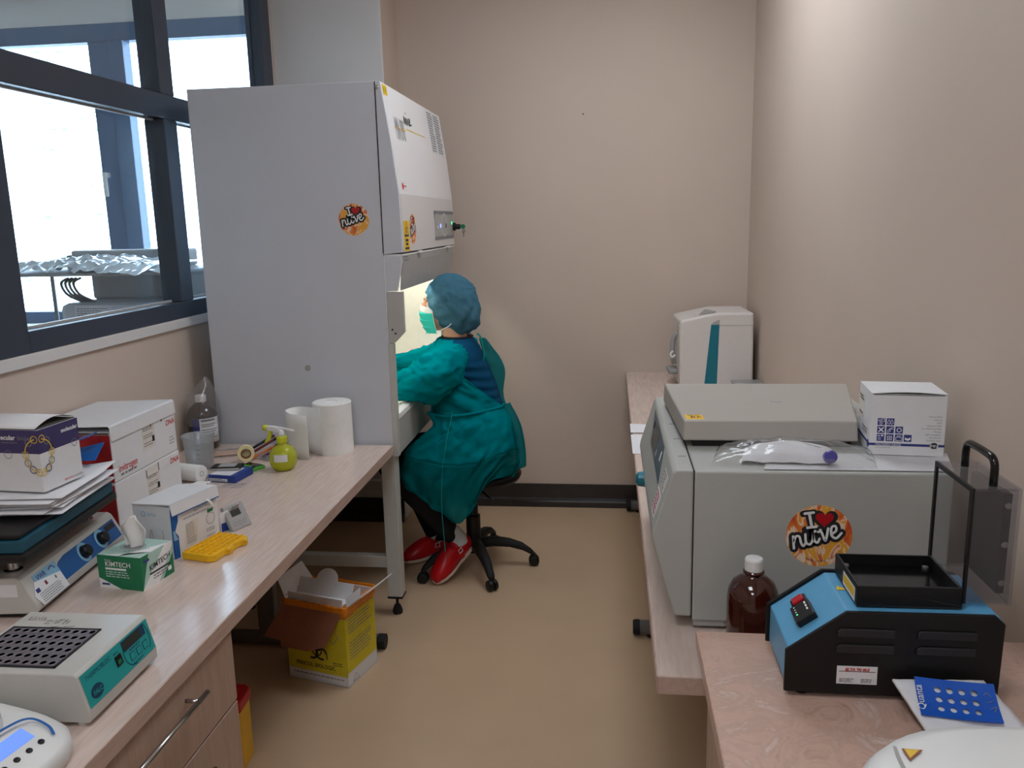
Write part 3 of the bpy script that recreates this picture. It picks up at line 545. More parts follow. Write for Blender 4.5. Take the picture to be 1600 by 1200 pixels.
# purple and white carton
sx, sy, sz = .20, .135, .152
t = carton('kit_carton', 'white carton with purple top band and chain emblem on the paper pile', (-1.428, 1.806, 1.0125), -4, sx, sy, sz, 'card_white')
N_, R_, T_ = faces(t, sx, sy, sz)
p = N_.rect(0, .095, sx, sz, 'purple', 'colour_band'); N_.text('molecular', .075, .128, .016, 'ink_white', 2, parent=p, bold=.0004); N_.text('biology', .145, .128, .015, 'ink_grey', 2, parent=p); N_.lines(.10, .145, [.120], .002, 'ink_grey', parent=p)
q = R_.rect(0, .095, sy, sz, 'purple', 'colour_band'); R_.text('molecular', .075, .128, .014, 'ink_white', 2, parent=q, bold=.0004)
R_.text('thermo', .068, .008, .0105, 'ink_red', 1); R_.text('scientific', .101, .008, .009, 'ink_grey', 1)
for A_, c0, sgn in ((N_, sx, -1), (R_, 0, 1)):
    pr = ((.006, .050), (.022, .056), (.034, .072), (.038, .092), (.036, .108), (.026, .122), (.010, .130))
    for k, (dx, z) in enumerate(pr): A_.ring(c0+sgn*dx, z, .0085, .002, ['ink_yellow', 'purple', 'ink_grey'][k % 3], 'emblem', 3)
    A_.strokes([[(c0+sgn*dx, z) for dx, z in pr]], .0026, 'ink_yellow', 'emblem', 3.2)
N_.ring(.115, .092, .010, .0015, 'ink_grey', 'emblem', 3); R_.ring(.115, .094, .009, .0015, 'ink_grey', 'emblem', 3)
MB().grid(lambda u, v: (-sx/2-.002+(sx-.004)*u, -sy/2+sy*v, sz+.003+.016*math.sin(math.pi*min(1, v*1.0))), 2, 12).build('lid_flap', 'card_white', t, solid=.0012, smooth=True)
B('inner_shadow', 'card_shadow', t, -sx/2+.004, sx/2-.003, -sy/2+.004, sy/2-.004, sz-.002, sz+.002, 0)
# two white cartons with red ends
sx, sy, sz = .262, .36, .149
def kit(label, z, dx, rz, top):
    t = carton('reagent_carton', label, (-1.42-sx/2+dx, 2.315, z), rz, sx, sy, sz, 'card_white', group='stacked cartons with red ends')
    N_, R_, T_ = faces(t, sx, sy, sz)
    N_.rect(0, 0, sx-.003, sz-(.008 if top else .004), 'red_print', 'red_end'); N_.rect(0, sz-.007, sx-.004, sz-.0005, 'card_shadow' if top else 'card_cream', 'lid_gap', 2)
    l = R_.rect(.160, .050 if top else .045, .232, .122, 'card_cream', 'data_label'); R_.lines(.166, .225, [.06, .068, .085, .092, .108, .114], .003, 'ink_grey', parent=l); R_.rect(.215, .066, .228, .084, 'ink', 'code_mark', 2, l)
    R_.text('DNA', .300, .094 if top else .118, .024, 'ink_red', 1, shear=.2, bold=.0006)
    if top:
        R_.text('invitrogen', .022, .024, .030, 'ink_red', 1, sx=.82, bold=.0005); R_.lines(.03, .115, [.012], .006, 'ink_grey', jag=.05); R_.lines(.315, .345, [.03, .04, .05], .003, 'ink_grey')
        b = MB(); b.prism([(sx/2+.003, sz-.026), (sx/2+.0045, sz-.026), (sx/2+.0025, sz+.016), (sx/2-.004, sz+.020), (-sx/2, sz+.012), (-sx/2, sz+.010), (sx/2-.004, sz+.018), (sx/2+.001, sz+.014)], 'y', -sy/2-.004, sy/2+.002); b.build('lid', 'card_white', t, .0008)
        R_.rect(.21, sz-.034, .215, sz-.026, 'ink', 'slot', 2); R_.rect(.275, sz-.034, .280, sz-.026, 'ink', 'slot', 2)
    else:
        R_.rect(.165, sz-.036, .225, sz-.008, 'card_cream', 'tuck_tab', 2); R_.rect(.158, sz-.036, .163, sz-.010, 'ink_grey', 'slot', 2); R_.rect(.228, sz-.03, .233, sz-.004, 'ink_grey', 'slot', 2)
    return t
kit('lower white carton with red end under its twin by the wall', BZ, 0, 0, False); kit('upper white carton with red end and ajar lid stacked by the wall', BZ+.151, -.002, .8, True)
# tissue wipes
sx, sy, sz = .125, .118, .086
t = carton('wipes_box', 'green and white wipes box with a tissue sticking out', (-1.186, 1.83, BZ), -8, sx, sy, sz, 'pale_green')
N_, R_, T_ = faces(t, sx, sy, sz)
p = N_.rect(0, 0, sx, sz, 'green_print', 'green_end'); N_.text('KIMTECH', .022, .058, .0175, 'ink_white', 2, parent=p, bold=.0002); N_.rect(.022, .049, .082, .054, 'ink_white', 'print', 2, p); N_.text('Science', .022, .072, .006, 'ink_white', 2, parent=p); N_.lines(.022, .09, [.042, .036, .030], .003, 'pale_green', parent=p)
N_.poly([(0, 0), (.062, 0), (0, .026)], 'ink_white', 'print', 2, p); N_.rect(.008, .008, .030, .013, 'ink_blue', 'print', 3, p)
p = R_.poly([(.0, .0), (.06, .0), (.118, .075), (.118, sz), (.09, sz)], 'ink_white', 'white_sweep'); R_.poly([(0, .0), (.0, sz), (.03, sz)], 'green_print', 'green_sweep', 1); R_.poly([(.075, 0), (.118, 0), (.118, .055)], 'green_print', 'green_sweep', 1)
R_.text('KIMTECH', .028, .040, .020, 'ink', 3, rot=6, sx=.95, bold=.0002); R_.rect(.028, .030, .105, .034, 'ink', 'print', 3); R_.lines(.04, .10, [.022, .015], .003, 'ink_grey', 3); R_.rect(.01, .068, .03, .074, 'ink_blue', 'print', 3); R_.rect(.095, .014, .107, .024, 'ink_white', 'print', 4)
T_.poly([(.02, .0), (.125, .04), (.125, .10), (.06, .0)], 'ink_white', 'white_sweep'); T_.text('KIMTECH', .06, .022, .014, 'ink_grey', 2, rot=35)
o = T_.ellipse(.056, .062, .036, .024, 'clear_plastic', 'opening_film', 2); T_.ellipse(.056, .062, .028, .016, 'ink_grey', 'opening', 1)
MB().grid(lambda u, v: ((-.006+(.020+.022*math.sin(v*2.4))*(u-.5)*2*(1-.55*max(0, v-.72)/.28)+.008*v, .004+.009*math.sin(u*9+v*3)*(1-.3*v), sz-.004+.075*v+.010*math.sin(u*3.14)*v)), 16, 14).build('tissue', 'paper_soft', t, solid=.0006, smooth=True)
# face mask box
sx, sy, sz = .135, .172, .145
t = carton('mask_box', 'white and blue face mask box with lifted lid', (-1.196, 2.056, BZ), -15, sx, sy, sz, 'card_white')
N_, R_, T_ = faces(t, sx, sy, sz)
N_.rect(sx-.004, 0, sx, sz, 'blue_print', 'blue_edge'); N_.text('RITA', .052, .113, .014, 'sky_print', 1); N_.ring(.038, .118, .007, .002, 'sky_print'); N_.strokes([[(.05, .015), (.053, .05), (.06, .075), (.066, .05), (.085, .045), (.10, .055), (.098, .078)], [(.066, .05), (.07, .015)], [(.1, .055), (.108, .03), (.106, .012)]], .0014, 'ink_grey', 'line_drawing', 1)
p = R_.poly([(0, 0), (.018, 0), (.018, .06), (.007, .075), (.02, .10), (.024, sz), (0, sz)], 'blue_print', 'blue_edge'); R_.poly([(0, .052), (.016, .05), (.006, .075), (0, .08)], 'sky_print', 'blue_fade', 2, p); R_.rect(sx+.02, 0, sy, .012, 'blue_print', 'blue_edge')
R_.text('RITA', .098, .110, .014, 'sky_print', 1, bold=.0003); R_.ring(.088, .115, .007, .002, 'sky_print'); R_.lines(.04, .14, [.098], .0025, 'ink_grey'); q = R_.poly([(.038, .02), (.045, .078), (.075, .088), (.095, .088), (.08, .02)], 'card_cream', 'text_block'); R_.lines(.046, .082, [.026+.006*k for k in range(10)], .002, 'ink_grey', parent=q)
R_.rect(.13, .086, .152, .096, 'green_print', 'print'); R_.ring(.14, .068, .016, .0014, 'ink_grey', 'line_drawing'); R_.lines(.12, .16, [.04, .034, .02], .002, 'ink_grey')
b = MB(); b.prism([(sx/2+.006, sz-.022), (sx/2+.0075, sz-.022), (sx/2+.003, sz+.010), (-sx/2, sz-.001), (-sx/2, sz-.003), (sx/2-.002, sz+.006)], 'y', -sy/2-.004, sy/2+.002); b.build('lid', 'card_white', t, .0006)
La = Art((sx/2+.0068, -sy/2-.004, sz-.022), (0, 1, 0), (-.0045, 0, .032), t); La.rect(0, .028, sy+.006, .0325, 'blue_print', 'blue_line'); La.rect(.0, -.003, sy+.006, .0, 'blue_print', 'blue_line', .5)
MB().grid(lambda u, v: (sx/2+.0085+.004*math.sin(v*3), .040+.012*(u-.5)*(1-.6*v)+.022*v, sz-.016-.034*v), 3, 6).build('mask_strap', 'mask_white', t, solid=.0005, smooth=True)
# timer
t = thing('lab_timer', 'small grey digital timer propped up beside the mask box', 'timer', (-1.082, 2.195, BZ), -20)
Mt = Matrix.Translation((.012, 0, .0)) @ Matrix.Rotation(R(-28), 4, 'Y')
B('body', 'timer_grey', t, -.014, 0, -.038, .038, .002, .080, .003, Mt)
at = Mt @ Vector((0, -.038, .002)); a = Art(at, (0, 1, 0), Mt.to_3x3() @ Vector((0, 0, 1)), t); a.rect(.018, .040, .054, .060, 'lcd', 'display'); a.lines(.016, .045, [.064], .0025, 'ink_grey'); a.rect(.052, .066, .060, .074, 'ink_red', 'print'); a.rect(.0535, .068, .0585, .0735, 'ink_white', 'print', 2)
for y in (.018, .036, .054): a.ring(y, .018, .006, .0012, 'ink_grey', 'button')
B('prop_stand', 'timer_grey', t, -.045, -.043, -.012, .012, .0, .040, .0, Matrix.Rotation(R(24), 4, 'Y') @ Matrix.Translation((.006, 0, .018)))
t2 = thing('blue_leaflet', 'small blue and white leaflet standing between mask box and timer', 'leaflet', (-1.112, 2.168, BZ), -20); MB().grid(lambda u, v: (0.002*u, -.02+.03*u, .06*v), 2, 2).build('sheet', 'card_white', t2, solid=.0008); MB().grid(lambda u, v: (0.0016+.002*u, -.018+.026*u, .002+.025*v), 2, 2).build('print', 'box_blue', t2, solid=.0004)
# yellow rack
t = thing('tube_rack', 'bright yellow tube rack lying flat in front of the mask box', 'rack', (-1.070, 2.018, BZ), -13)
MB().prism([(-.050, -.075), (.035, -.075), (.050, -.062), (.046, -.02), (.054, -.012), (.054, .004), (.046, .012), (.046, .045), (.054, .052), (.054, .066), (.044, .076), (-.050, .076)], 'z', 0, .022).build('body', 'yellow_plastic', t, .004)
b = MB()
for i in range(5):
    for j in range(8): b.lathe([(.0072, 0), (.0068, .0032), (.0048, .0032), (.0046, .0004)], (-.040+.0185*i, -.062+.0182*j, .0215), 10)
b.build('well_grid', 'yellow_plastic', t, fix=False)['kind'] = 'stuff'
for y in (-.01, .058): MB().lathe([(.008, 0), (.008, .010), (0, .013)], (.050, y, .010), 12).build('hinge_lug', 'yellow_plastic', t, smooth=True)
# paper towel roll with a loose tail
t = thing('paper_roll', 'large white paper towel roll with loose end against the cabinet', 'paper roll', (-1.072, 3.022, BZ))
MB().lathe([(.074, 0), (.0745, .004), (.0745, .196), (.072, .199), (.022, .199), (.022, .196), (.018, .192), (.0, .192)], (0, 0, 0), 48).build('roll', 'paper_soft', t, smooth=False)
tp = spline([(-.02, -.0755, 0), (-.072, -.045, 0), (-.118, -.022, 0), (-.150, -.030, 0), (-.162, -.062, 0), (-.135, -.098, 0), (-.092, -.118, 0), (-.056, -.126, 0)], 6)
def tail(u, v):
    k = u*(len(tp)-1); i = min(int(k), len(tp)-2); p = tp[i].lerp(tp[i+1], k-i); return (p.x, p.y-.004*v, .001+(.188-.02*u)*v)
MB().grid(tail, 40, 4).build('loose_sheet', 'paper_soft', t, solid=.0008, smooth=True)
# spray bottle
t = thing('spray_bottle', 'round yellow-green spray bottle with white pump head', 'spray bottle', (-1.180, 2.775, BZ))
MB().lathe([(.030, 0), (.036, .003), (.047, .022), (.050, .045), (.046, .068), (.034, .084), (.020, .092), (.016, .096), (.016, .108)], (0, 0, 0), 32).build('flask', 'lime_plastic', t, smooth=True)
MB().lathe([(.028, .003), (.040, .012), (.0445, .026), (0, .0262)], (0, 0, 0), 28).build('liquid', 'lime_liquid', t, smooth=True)
MB().lathe([(.0175, .100), (.019, .104), (.019, .122), (.016, .126)], (0, 0, 0), 24).build('collar', 'lime', t); MB().lathe([(.014, .124), (.013, .136), (.009, .148), (.006, .150)], (0, 0, 0), 20).build('pump_neck', 'cap_white', t, smooth=True)
b = MB(); b.tube(spline([(.048, 0, .143), (.02, 0, .150), (-.02, 0, .157), (-.05, 0, .158)]), .004, 8); b.prism([(-.056, .152), (-.05, .162), (-.022, .160), (.0, .150), (.004, .138), (-.02, .140), (-.045, .147)], 'y', -.008, .008); b.build('spray_head', 'cap_white', t, .001)
MB().lathe([(.006, 0), (.011, .004), (.011, .014), (.007, .018)], (-.050, 0, .155), 16, Matrix.Rotation(R(-90), 4, 'Y')).build('nozzle', 'lime', t, smooth=True)
MB().prism([(-.046, .146), (-.034, .143), (-.036, .126), (-.046, .108), (-.060, .098), (-.064, .104), (-.052, .120), (-.048, .134)], 'y', -.006, .006).build('trigger', 'lime', t, .002)
a = MB().grid(lambda u, v: (.0505*math.sin(-.3+1.0*u)*(.985), -.0505*math.cos(-.3+1.0*u)*(.985), .040+.026*v), 8, 3); a.build('label', 'card_white', t, solid=.0006)
# beaker
t = thing('plastic_beaker', 'translucent plastic beaker beside the stacked cartons', 'beaker', (-1.500, 2.775, BZ))
MB().lathe([(.042, .001), (.046, .004), (.056, .122), (.060, .126), (.058, .127), (.0545, .122), (.0445, .006), (0, .004)], (0, 0, 0), 36).build('cup', 'beaker_plastic', t, smooth=True)
for k in range(5): MB().grid(lambda u, v: (.0585*(.83+.028*k)*math.cos(-1.3+.25*u), .0585*(.83+.028*k)*math.sin(-1.3+.25*u), .03+.017*k+.0012*v), 4, 1).build('graduation', 'ink_grey', t, solid=.0004)
# brown reagent bottle under a clear bag
t = thing('reagent_bottle', 'dark brown bottle with white cap and label against the window wall', 'bottle', (-1.624, 3.055, BZ))
MB().lathe([(.052, 0), (.058, .004), (.059, .10), (.059, .138), (.052, .158), (.030, .180), (.019, .188), (.018, .194)], (0, 0, 0), 36).build('glass', 'brown_glass', t, smooth=True)
MB().lathe([(.0215, .190), (.0215, .212), (.020, .216), (0, .216)], (0, 0, 0), 24).build('cap', 'cap_white', t); lab = MB().grid(lambda u, v: (.0600*math.cos(-1.75+1.9*u), .0600*math.sin(-1.75+1.9*u), .030+.10*v), 14, 2).build('label', 'card_white', t, solid=.0004, smooth=True)
MB().grid(lambda u, v: (.0606*math.cos(-1.75+.45*u), .0606*math.sin(-1.75+.45*u), .030+.10*v), 5, 2).build('label_band', 'ink_blue', lab, solid=.0004)
b = MB()
for k, z in enumerate((.118, .104, .096, .083, .074, .060, .050)): b.grid(lambda u, v: (.0607*math.cos(-1.2+(1.1 if k else .95)*u*(1-.12*(k % 3))), .0607*math.sin(-1.2+(1.1 if k else .95)*u*(1-.12*(k % 3))), z+(.008 if k == 0 else .0035)*v), 8, 1)
b.build('fine_print', 'ink_grey', lab, fix=False)
bag = MB(); bp = [(.066, .10), (.067, .14), (.064, .18), (.056, .215), (.040, .245), (.020, .275)]; vs = []
for i, (r_, z) in enumerate(bp):
    for k in range(24):
        a_ = 2*math.pi*k/24; f_ = .18*i/5; vs.append((r_*math.cos(a_)*(1+.2*f_)+.012*i/5, r_*math.sin(a_)*(1-f_)+.004*math.sin(3*a_+i), z+(.018*math.cos(a_) if i > 3 else 0)))
bag.add(vs, [(i*24+k, i*24+(k+1) % 24, (i+1)*24+(k+1) % 24, (i+1)*24+k) for i in range(5) for k in range(24)])
ob = tag(bag.build('plastic_bag', 'bag_plastic', None, smooth=True), 'clear plastic bag pulled over the dark brown bottle', 'bag'); ob.location = (-1.624, 3.055, BZ)
# small clutter
t = thing('tissue_roll', 'small white tissue roll lying in front of the beaker', 'tissue roll', (-1.47, 2.625, BZ), -14)
MB().lathe([(.009, -.062), (.029, -.062), (.030, -.058), (.030, .058), (.029, .062), (.009, .062)], (0, 0, .0305), 28, MY).build('roll', 'paper_soft', t); MB().lathe([(.009, -.061), (.009, .0625), (.0078, .0625), (.0078, -.061)], (0, 0, .0305), 16, MY).build('core', 'ink', t)
tag(MB().grid(lambda u, v: (.09*(u-.5), .05*(v-.5), .012+.010*nz((u*3, v*4, 1))+.010*u), 10, 8).build('crumpled_tissue', 'paper_soft', None, solid=.0008, smooth=True), 'crumpled white tissue between small roll and mask box', 'tissue').location = (-1.395, 2.535, BZ)
t = thing('swab_bag', 'clear bag of wooden swabs on the bench by the bottle', 'bag', (-1.47, 2.955, BZ), 20)
for k in range(14): MB().tube([(-.06+.004*random.random(), -.028+.0042*k, .005+.004*random.random()), (.055, -.03+.0044*k, .006+.005*random.random())], .0018, 6).build('swab_stick', 'swab', t)
MB().grid(lambda u, v: (-.075+.15*u, -.045+.09*v, max(.001, .016+.006*nz((u*5, v*5, 0))-.014*max(0, abs(2*v-1)-.6)/.4-.008*max(0, abs(2*u-1)-.7)/.3)), 14, 10).build('bag_film', 'bag_plastic', t, smooth=True)
t = thing('tape_roll', 'cream roll of tape standing among the pens', 'tape', (-1.365, 2.868, BZ), 25)
MB().lathe([(.019, -.011), (.031, -.011), (.031, .011), (.019, .011), (.019, -.011)], (0, 0, .0315), 32, Matrix.Rotation(R(90), 4, 'X')).build('tape', 'tape', t); MB().lathe([(.017, -.0112), (.0192, -.0112), (.0192, .0112), (.017, .0112), (.017, -.0112)], (0, 0, .0315), 28, Matrix.Rotation(R(90), 4, 'X')).build('core', 'card_brown', t)
for k, (x, y, rz, m, lab, tilt) in enumerate(((-1.345, 2.975, 62, 'maroon', 'maroon pen leaning behind the tape roll', 14), (-1.315, 2.955, 66, 'orange', 'orange marker lying between tape roll and spray bottle', 8), (-1.372, 2.985, 58, 'black', 'black pen leaning behind the tape roll', 16))):
    t = thing('pen', lab, 'pen', (x, y, BZ+(.0225 if tilt > 10 else .0145)), rz); M = Matrix.Rotation(R(-tilt), 4, 'Y') @ Matrix.Translation((-.02 if tilt < 10 else 0, 0, .0))
    ps = [M @ Vector((q, 0, .006)) for q in (-.065, .02, .062)]; MB().tube(ps, .0055, 10).build('barrel', m, t, smooth=True); MB().tube([M @ Vector((-.078, 0, .006)), M @ Vector((-.065, 0, .006))], [.001, .005], 8).build('tip', 'ink', t, smooth=True); MB().tube([M @ Vector((.055, 0, .006)), M @ Vector((.085, 0, .006))], .0062, 10).build('pen_cap', 'black' if m != 'black' else 'maroon', t, smooth=True)
t = thing('pen_tray', 'shallow clear tray of pens behind the spray bottle', 'tray', (-1.278, 2.935, BZ), 60)
b = MB(); b.box(-.06, .06, -.028, .028, 0, .002); b.box(-.06, .06, -.028, -.0265, .002, .022); b.box(-.06, .06, .0265, .028, .002, .022); b.box(-.06, -.0585, -.0265, .0265, .002, .022); b.build('tray', 'clear_plastic', t)
for k, m in enumerate(('maroon', 'ink_blue', 'black')):
    q = thing('pen', ['maroon pen in the shallow clear tray', 'blue pen in the shallow clear tray', 'black pen in the shallow clear tray'][k], 'pen', (-1.278+.016*(k-1), 2.935-.008*(k-1), BZ+.003), 60); MB().tube([(-.045, 0, .005), (.05, 0, .022), (.075, 0, .027)], .0048, 10).build('barrel', m, q, smooth=True); MB().tube([(.075, 0, .027), (.088, 0, .0295)], [.0048, .002], 8).build('tip', 'ink', q, smooth=True)
t = thing('pocket_calculator', 'green calculator with dark screen beside the small blue box', 'calculator', (-1.318, 2.752, BZ), -25)
B('body', 'calc_green', t, -.042, .042, -.058, .058, 0, .012, .003); B('screen', 'black_gloss', t, -.036, .036, .026, .052, .012, .0135, 0)
for i in range(5):
    for j in range(5): B('key', 'calc_green' if (i+j) % 4 else 'ink', t, -.036+.0148*i, -.024+.0148*i, -.052+.015*j, -.041+.015*j, .012, .0155, 0)
sx, sy, sz = .105, .115, .026
t = carton('slide_box', 'small blue and white flat box at the bench middle', (-1.330, 2.665, BZ), -8, sx, sy, sz, 'box_blue'); N_, R_, T_ = faces(t, sx, sy, sz); N_.rect(.004, .004, .075, .014, 'card_white', 'label'); N_.lines(.008, .07, [.006, .010], .002, 'ink', 3); T_.rect(.004, .004, sx-.02, sy-.02, 'card_white', 'label')
t = thing('pocket_gadget', 'dark slim gadget resting on the small blue box', 'gadget', (-1.352, 2.690, BZ+.0275), 8); B('body', 'black', t, -.055, .05, -.030, .030, 0, .010, .003); B('screen', 'timer_grey', t, -.03, .03, -.018, .022, .010, .0108, 0); B('edge', 'timer_grey', t, -.055, .05, -.032, -.030, .001, .008, 0)
tag(MB().grid(lambda u, v: (.075*(u-.5), .055*(v-.5), .006+.007*nz((u*6, v*6, 3))), 10, 8).build('plastic_wrapper', 'bag_plastic', None, smooth=True), 'crinkled clear wrapper in front of the small blue box', 'wrapper').location = (-1.275, 2.56, BZ+.001)
# ------------------------------------------------------------------ under the left bench
t = thing('biohazard_box', 'open yellow and white cardboard box with orange liner on the floor', 'box', (-1.020, 2.715, 0), -15)
sx, sy, sz = .252, .195, .300
b = MB(); b.box(-sx/2, sx/2, -sy/2, -sy/2+.003, 0, sz); b.box(-sx/2, sx/2, sy/2-.003, sy/2, 0, sz); b.box(-sx/2, -sx/2+.003, -sy/2+.003, sy/2-.003, 0, sz); b.box(sx/2-.003, sx/2, -sy/2+.003, sy/2-.003, 0, sz); b.box(-sx/2, sx/2, -sy/2, sy/2, 0, .004)
b.build('carton', 'card_white', t)
N_, R_, T_ = faces(t, sx, sy, sz)
p = N_.rect(0, .040, sx, .262, 'card_yellow', 'yellow_field'); N_.text('PERICOL BIOLOGIC', .034, .058, .022, 'ink', 2, parent=p, sx=.86, bold=.0004); N_.lines(.02, .235, [.024], .004, 'ink_grey', 1, jag=.02); N_.lines(.19, .235, [.078, .086], .003, 'ink', 2, parent=p)
cx, cz = .125, .125
for k in range(3):
    a_ = R(90+120*k); N_.ring(cx+.022*math.cos(a_), cz+.022*math.sin(a_), .021, .008, 'ink', 'hazard_symbol', 2, a0=90+120*k+35-180+180, a1=90+120*k+325, parent=p)
N_.ring(cx, cz, .020, .005, 'ink', 'hazard_symbol', 2, parent=p); N_.rect(.165, .095, .169, .115, 'ink', 'print', 2, p)
N_.strokes([[(.195, .16), (.22, .19), (.195, .22), (.17, .19), (.195, .16)]], .003, 'ink_grey', 'print', 2, parent=p, smooth=False)
p = R_.rect(0, .055, sy, .268, 'card_yellow', 'yellow_field'); R_.lines(.02, .175, [.10+.012*k for k in range(6)]+[.20+.012*k for k in range(5)], .004, 'ink_grey', 2, parent=p); R_.strokes([[(.03, .01), (.05, .035), (.07, .01), (.03, .01)]], .003, 'ink_grey', 'print', 1, smooth=False)
def rim(u, v):
    a_ = 2*math.pi*u; cx_, cy_ = math.cos(a_), math.sin(a_); q = max(abs(cx_), abs(cy_)); x, y = cx_/q*sx/2, cy_/q*sy/2
    o_ = 1.02+.03*math.sin(v*3)+.02*nz((u*30, v*4, 0)); return (x*o_, y*o_, sz+.012-.045*abs(v-.35)/.65*(1+.4*nz((u*18, 0, 2)))+.004*nz((u*50, v*5, 1)))
MB().grid(rim, 96, 8).build('liner_rim', 'bag_orange', t, solid=.0008, smooth=True)
MB().box(-sx/2+.006, sx/2-.006, -sy/2+.006, sy/2-.006, .10, .25).build('liner', 'bag_orange', t, .01)
# hanging brown flap, standing white flaps
b = MB(); vs = [(-.130, -sy/2-.004, sz-.015), (.116, -sy/2-.004, sz-.015), (.072, -sy/2-.052, .175), (.0, -sy/2-.056, .150), (-.110, -sy/2-.058, .150), (-.112, -sy/2-.054, .172), (-.185, -sy/2-.054, .175)]
b.add(vs, [tuple(range(7))]); b.build('flap', 'card_brown', t, solid=.003)
hf = [(-.115, 0), (.115, 0), (.115, .055), (.045, .055)]+[(.045*math.cos(R(k)), .055+.042*math.sin(R(k))) for k in range(15, 180, 15)]+[(-.045, .055), (-.115, .055)]
b = MB(); b.add([(x, -.035+.05*z/.1, sz+.006+z*.9) for x, z in hf], [tuple(range(len(hf)))]); b.build('lid_tab', 'card_white', t, solid=.003)
MB().box(-.116, .112, -.088, -.084, sz-.012, sz+.030).build('lid_front', 'card_white', t); MB().box(-.114, .110, -.084, -.03, sz+.004, sz+.007).build('lid_tray', 'card_white', t)
b = MB(); b.add([(sx/2, -.085, sz), (sx/2, .09, sz), (sx/2+.075, .11, sz+.060), (sx/2+.070, -.05, sz+.055)], [(0, 1, 2, 3)]); b.build('flap', 'card_white', t, solid=.003)
b = MB(); b.add([(sx/2+.004, -.088, sz+.004), (sx/2+.052, -.070, sz+.044), (sx/2+.046, -.058, sz+.075), (sx/2-.004, -.076, sz+.034)], [(0, 1, 2, 3)]); b.build('flap_tuck', 'card_white', t, solid=.002)
b = MB(); b.add([(-sx/2, -.09, sz), (-sx/2, .085, sz), (-sx/2-.055, .09, sz+.065), (-sx/2-.055, -.06, sz+.060)], [(0, 1, 2, 3)]); b.build('flap', 'card_white', t, solid=.003)
t = thing('sharps_bin', 'yellow sharps container with red lid behind the drawer cabinet', 'sharps container', (-1.165, 2.165, 0), 4)
MB().prism([(-.058, -.040), (-.040, -.058), (.040, -.058), (.058, -.040), (.058, .040), (.040, .058), (-.040, .058), (-.058, .040)], 'z', 0, .195).build('body', 'sharps_yellow', t, .004)
b = MB(); b.prism([(-.062, -.042), (-.042, -.062), (.042, -.062), (.062, -.042), (.062, .042), (.042, .062), (-.042, .062), (-.062, .042)], 'z', .190, .225); b.build('lid', 'sharps_red', t, .004); MB().lathe([(.042, .225), (.040, .238), (.030, .240), (0, .236)], (0, 0, 0), 24).build('lid_dial', 'sharps_red', t)
# ------------------------------------------------------------------ right bench and stone table
RZ = .785
t = thing('side_workbench', 'pale wood workbench along the right wall with tubular feet', 'bench', (.088, 1.42, 0))
def rw(n, m, x0, x1, y0, y1, z0, z1, bv=.003): return B(n, m, t, x0-.088, x1-.088, y0-1.42, y1-1.42, z0, z1, bv)
rw('board', 'wood', .088, XR-.003, 1.422, YB-.004, RZ-.038, RZ, .003); rw('edge_strip', 'wood_edge', .0862, .088, 1.4225, YB-.004, RZ-.036, RZ-.002, 0); rw('edge_strip', 'wood_edge', .0885, XR-.004, 1.4195, 1.4218, RZ-.036, RZ-.002, 0)
for y in (3.05, 4.475):
    MB().tube([(.10-.088, y-1.42, .036), (.66-.088, y-1.42, .036)], .028, 18).build('foot', 'tube_grey', t, smooth=True)
    MB().lathe([(0, -.014), (.026, -.014), (.030, -.006), (.030, .012)], (.104-.088, y-1.42, .036), 18, MY).build('foot_cap', 'rubber', t, smooth=False); MB().lathe([(.026, 0), (.026, .010)], (.17-.088, y-1.42, 0), 16).build('glide', 'rubber', t)
    rw('leg_post', 'tube_grey', .38, .46, y-.02, y+.02, .055, RZ-.038, .004); rw('apron', 'tube_grey', .16, .68, y-.02, y+.02, RZ-.085, RZ-.038, .003)
SZ = .88
t = thing('stone_table', 'pink marble topped table in the near right corner', 'table', (.155, 1.42, 0))
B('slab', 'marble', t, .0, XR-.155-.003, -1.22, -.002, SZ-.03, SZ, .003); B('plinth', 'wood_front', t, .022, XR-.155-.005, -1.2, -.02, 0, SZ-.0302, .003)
# large centrifuge
C_ = thing('refrigerated_centrifuge', 'large grey centrifuge with round sticker on the right bench', 'centrifuge', (.40, 1.90, RZ))
cx0, cy0 = -.40, -1.90
def cb(n, m, x0, x1, y0, y1, z0, z1, bv=.003, par=None): return B(n, m, par or C_, x0+cx0, x1+cx0, y0+cy0, y1+cy0, z0-RZ, z1-RZ, bv)
CN, CF, CT = 1.602, 2.30, 1.126
cb('casing', 'cent_grey', .1665, .655, CN, CF, .806, CT, .004)
fp = [(.165, .815), (.132, .815), (.118, .86), (.084, .985), (.086, 1.0), (.124, 1.122), (.132, CT+.002), (.165, CT+.002)]
f_ = MB().prism([(x+cx0, z-RZ) for x, z in fp], 'y', CN+cy0, CF+cy0).build('front_fascia', 'cent_grey', C_, .004)
cb('seam', 'dark_seam', .1652, .1668, CN+.002, CF-.002, .81, CT+.001, 0)
v_ = Vector((.124-.086, 0, .122)); Fa = Art((.086+cx0, 2.28+cy0, 1.0-RZ), (0, -1, 0), v_, C_, lift=.0006)
p = Fa.poly([(.216, .060), (.547, .058), (.457, .120), (.085, .120)], 'panel_blue', 'control_panel', 2); Fa.rect(.22, .070, .33, .110, 'lcd', 'display', 3, p); Fa.ellipse(.18, .100, .014, .010, 'ink', 'key', 3, 14, p); Fa.rect(.36, .070, .375, .085, 'grey_clear', 'key', 3, p); Fa.rect(.448, .085, .462, .106, 'ink_white', 'key', 3, p)
q = Fa.rect(.565, .010, .635, .060, 'card_white', 'data_label', 1); Fa.lines(.57, .63, [.016+.009*k for k in range(5)], .004, 'ink_red', parent=q)
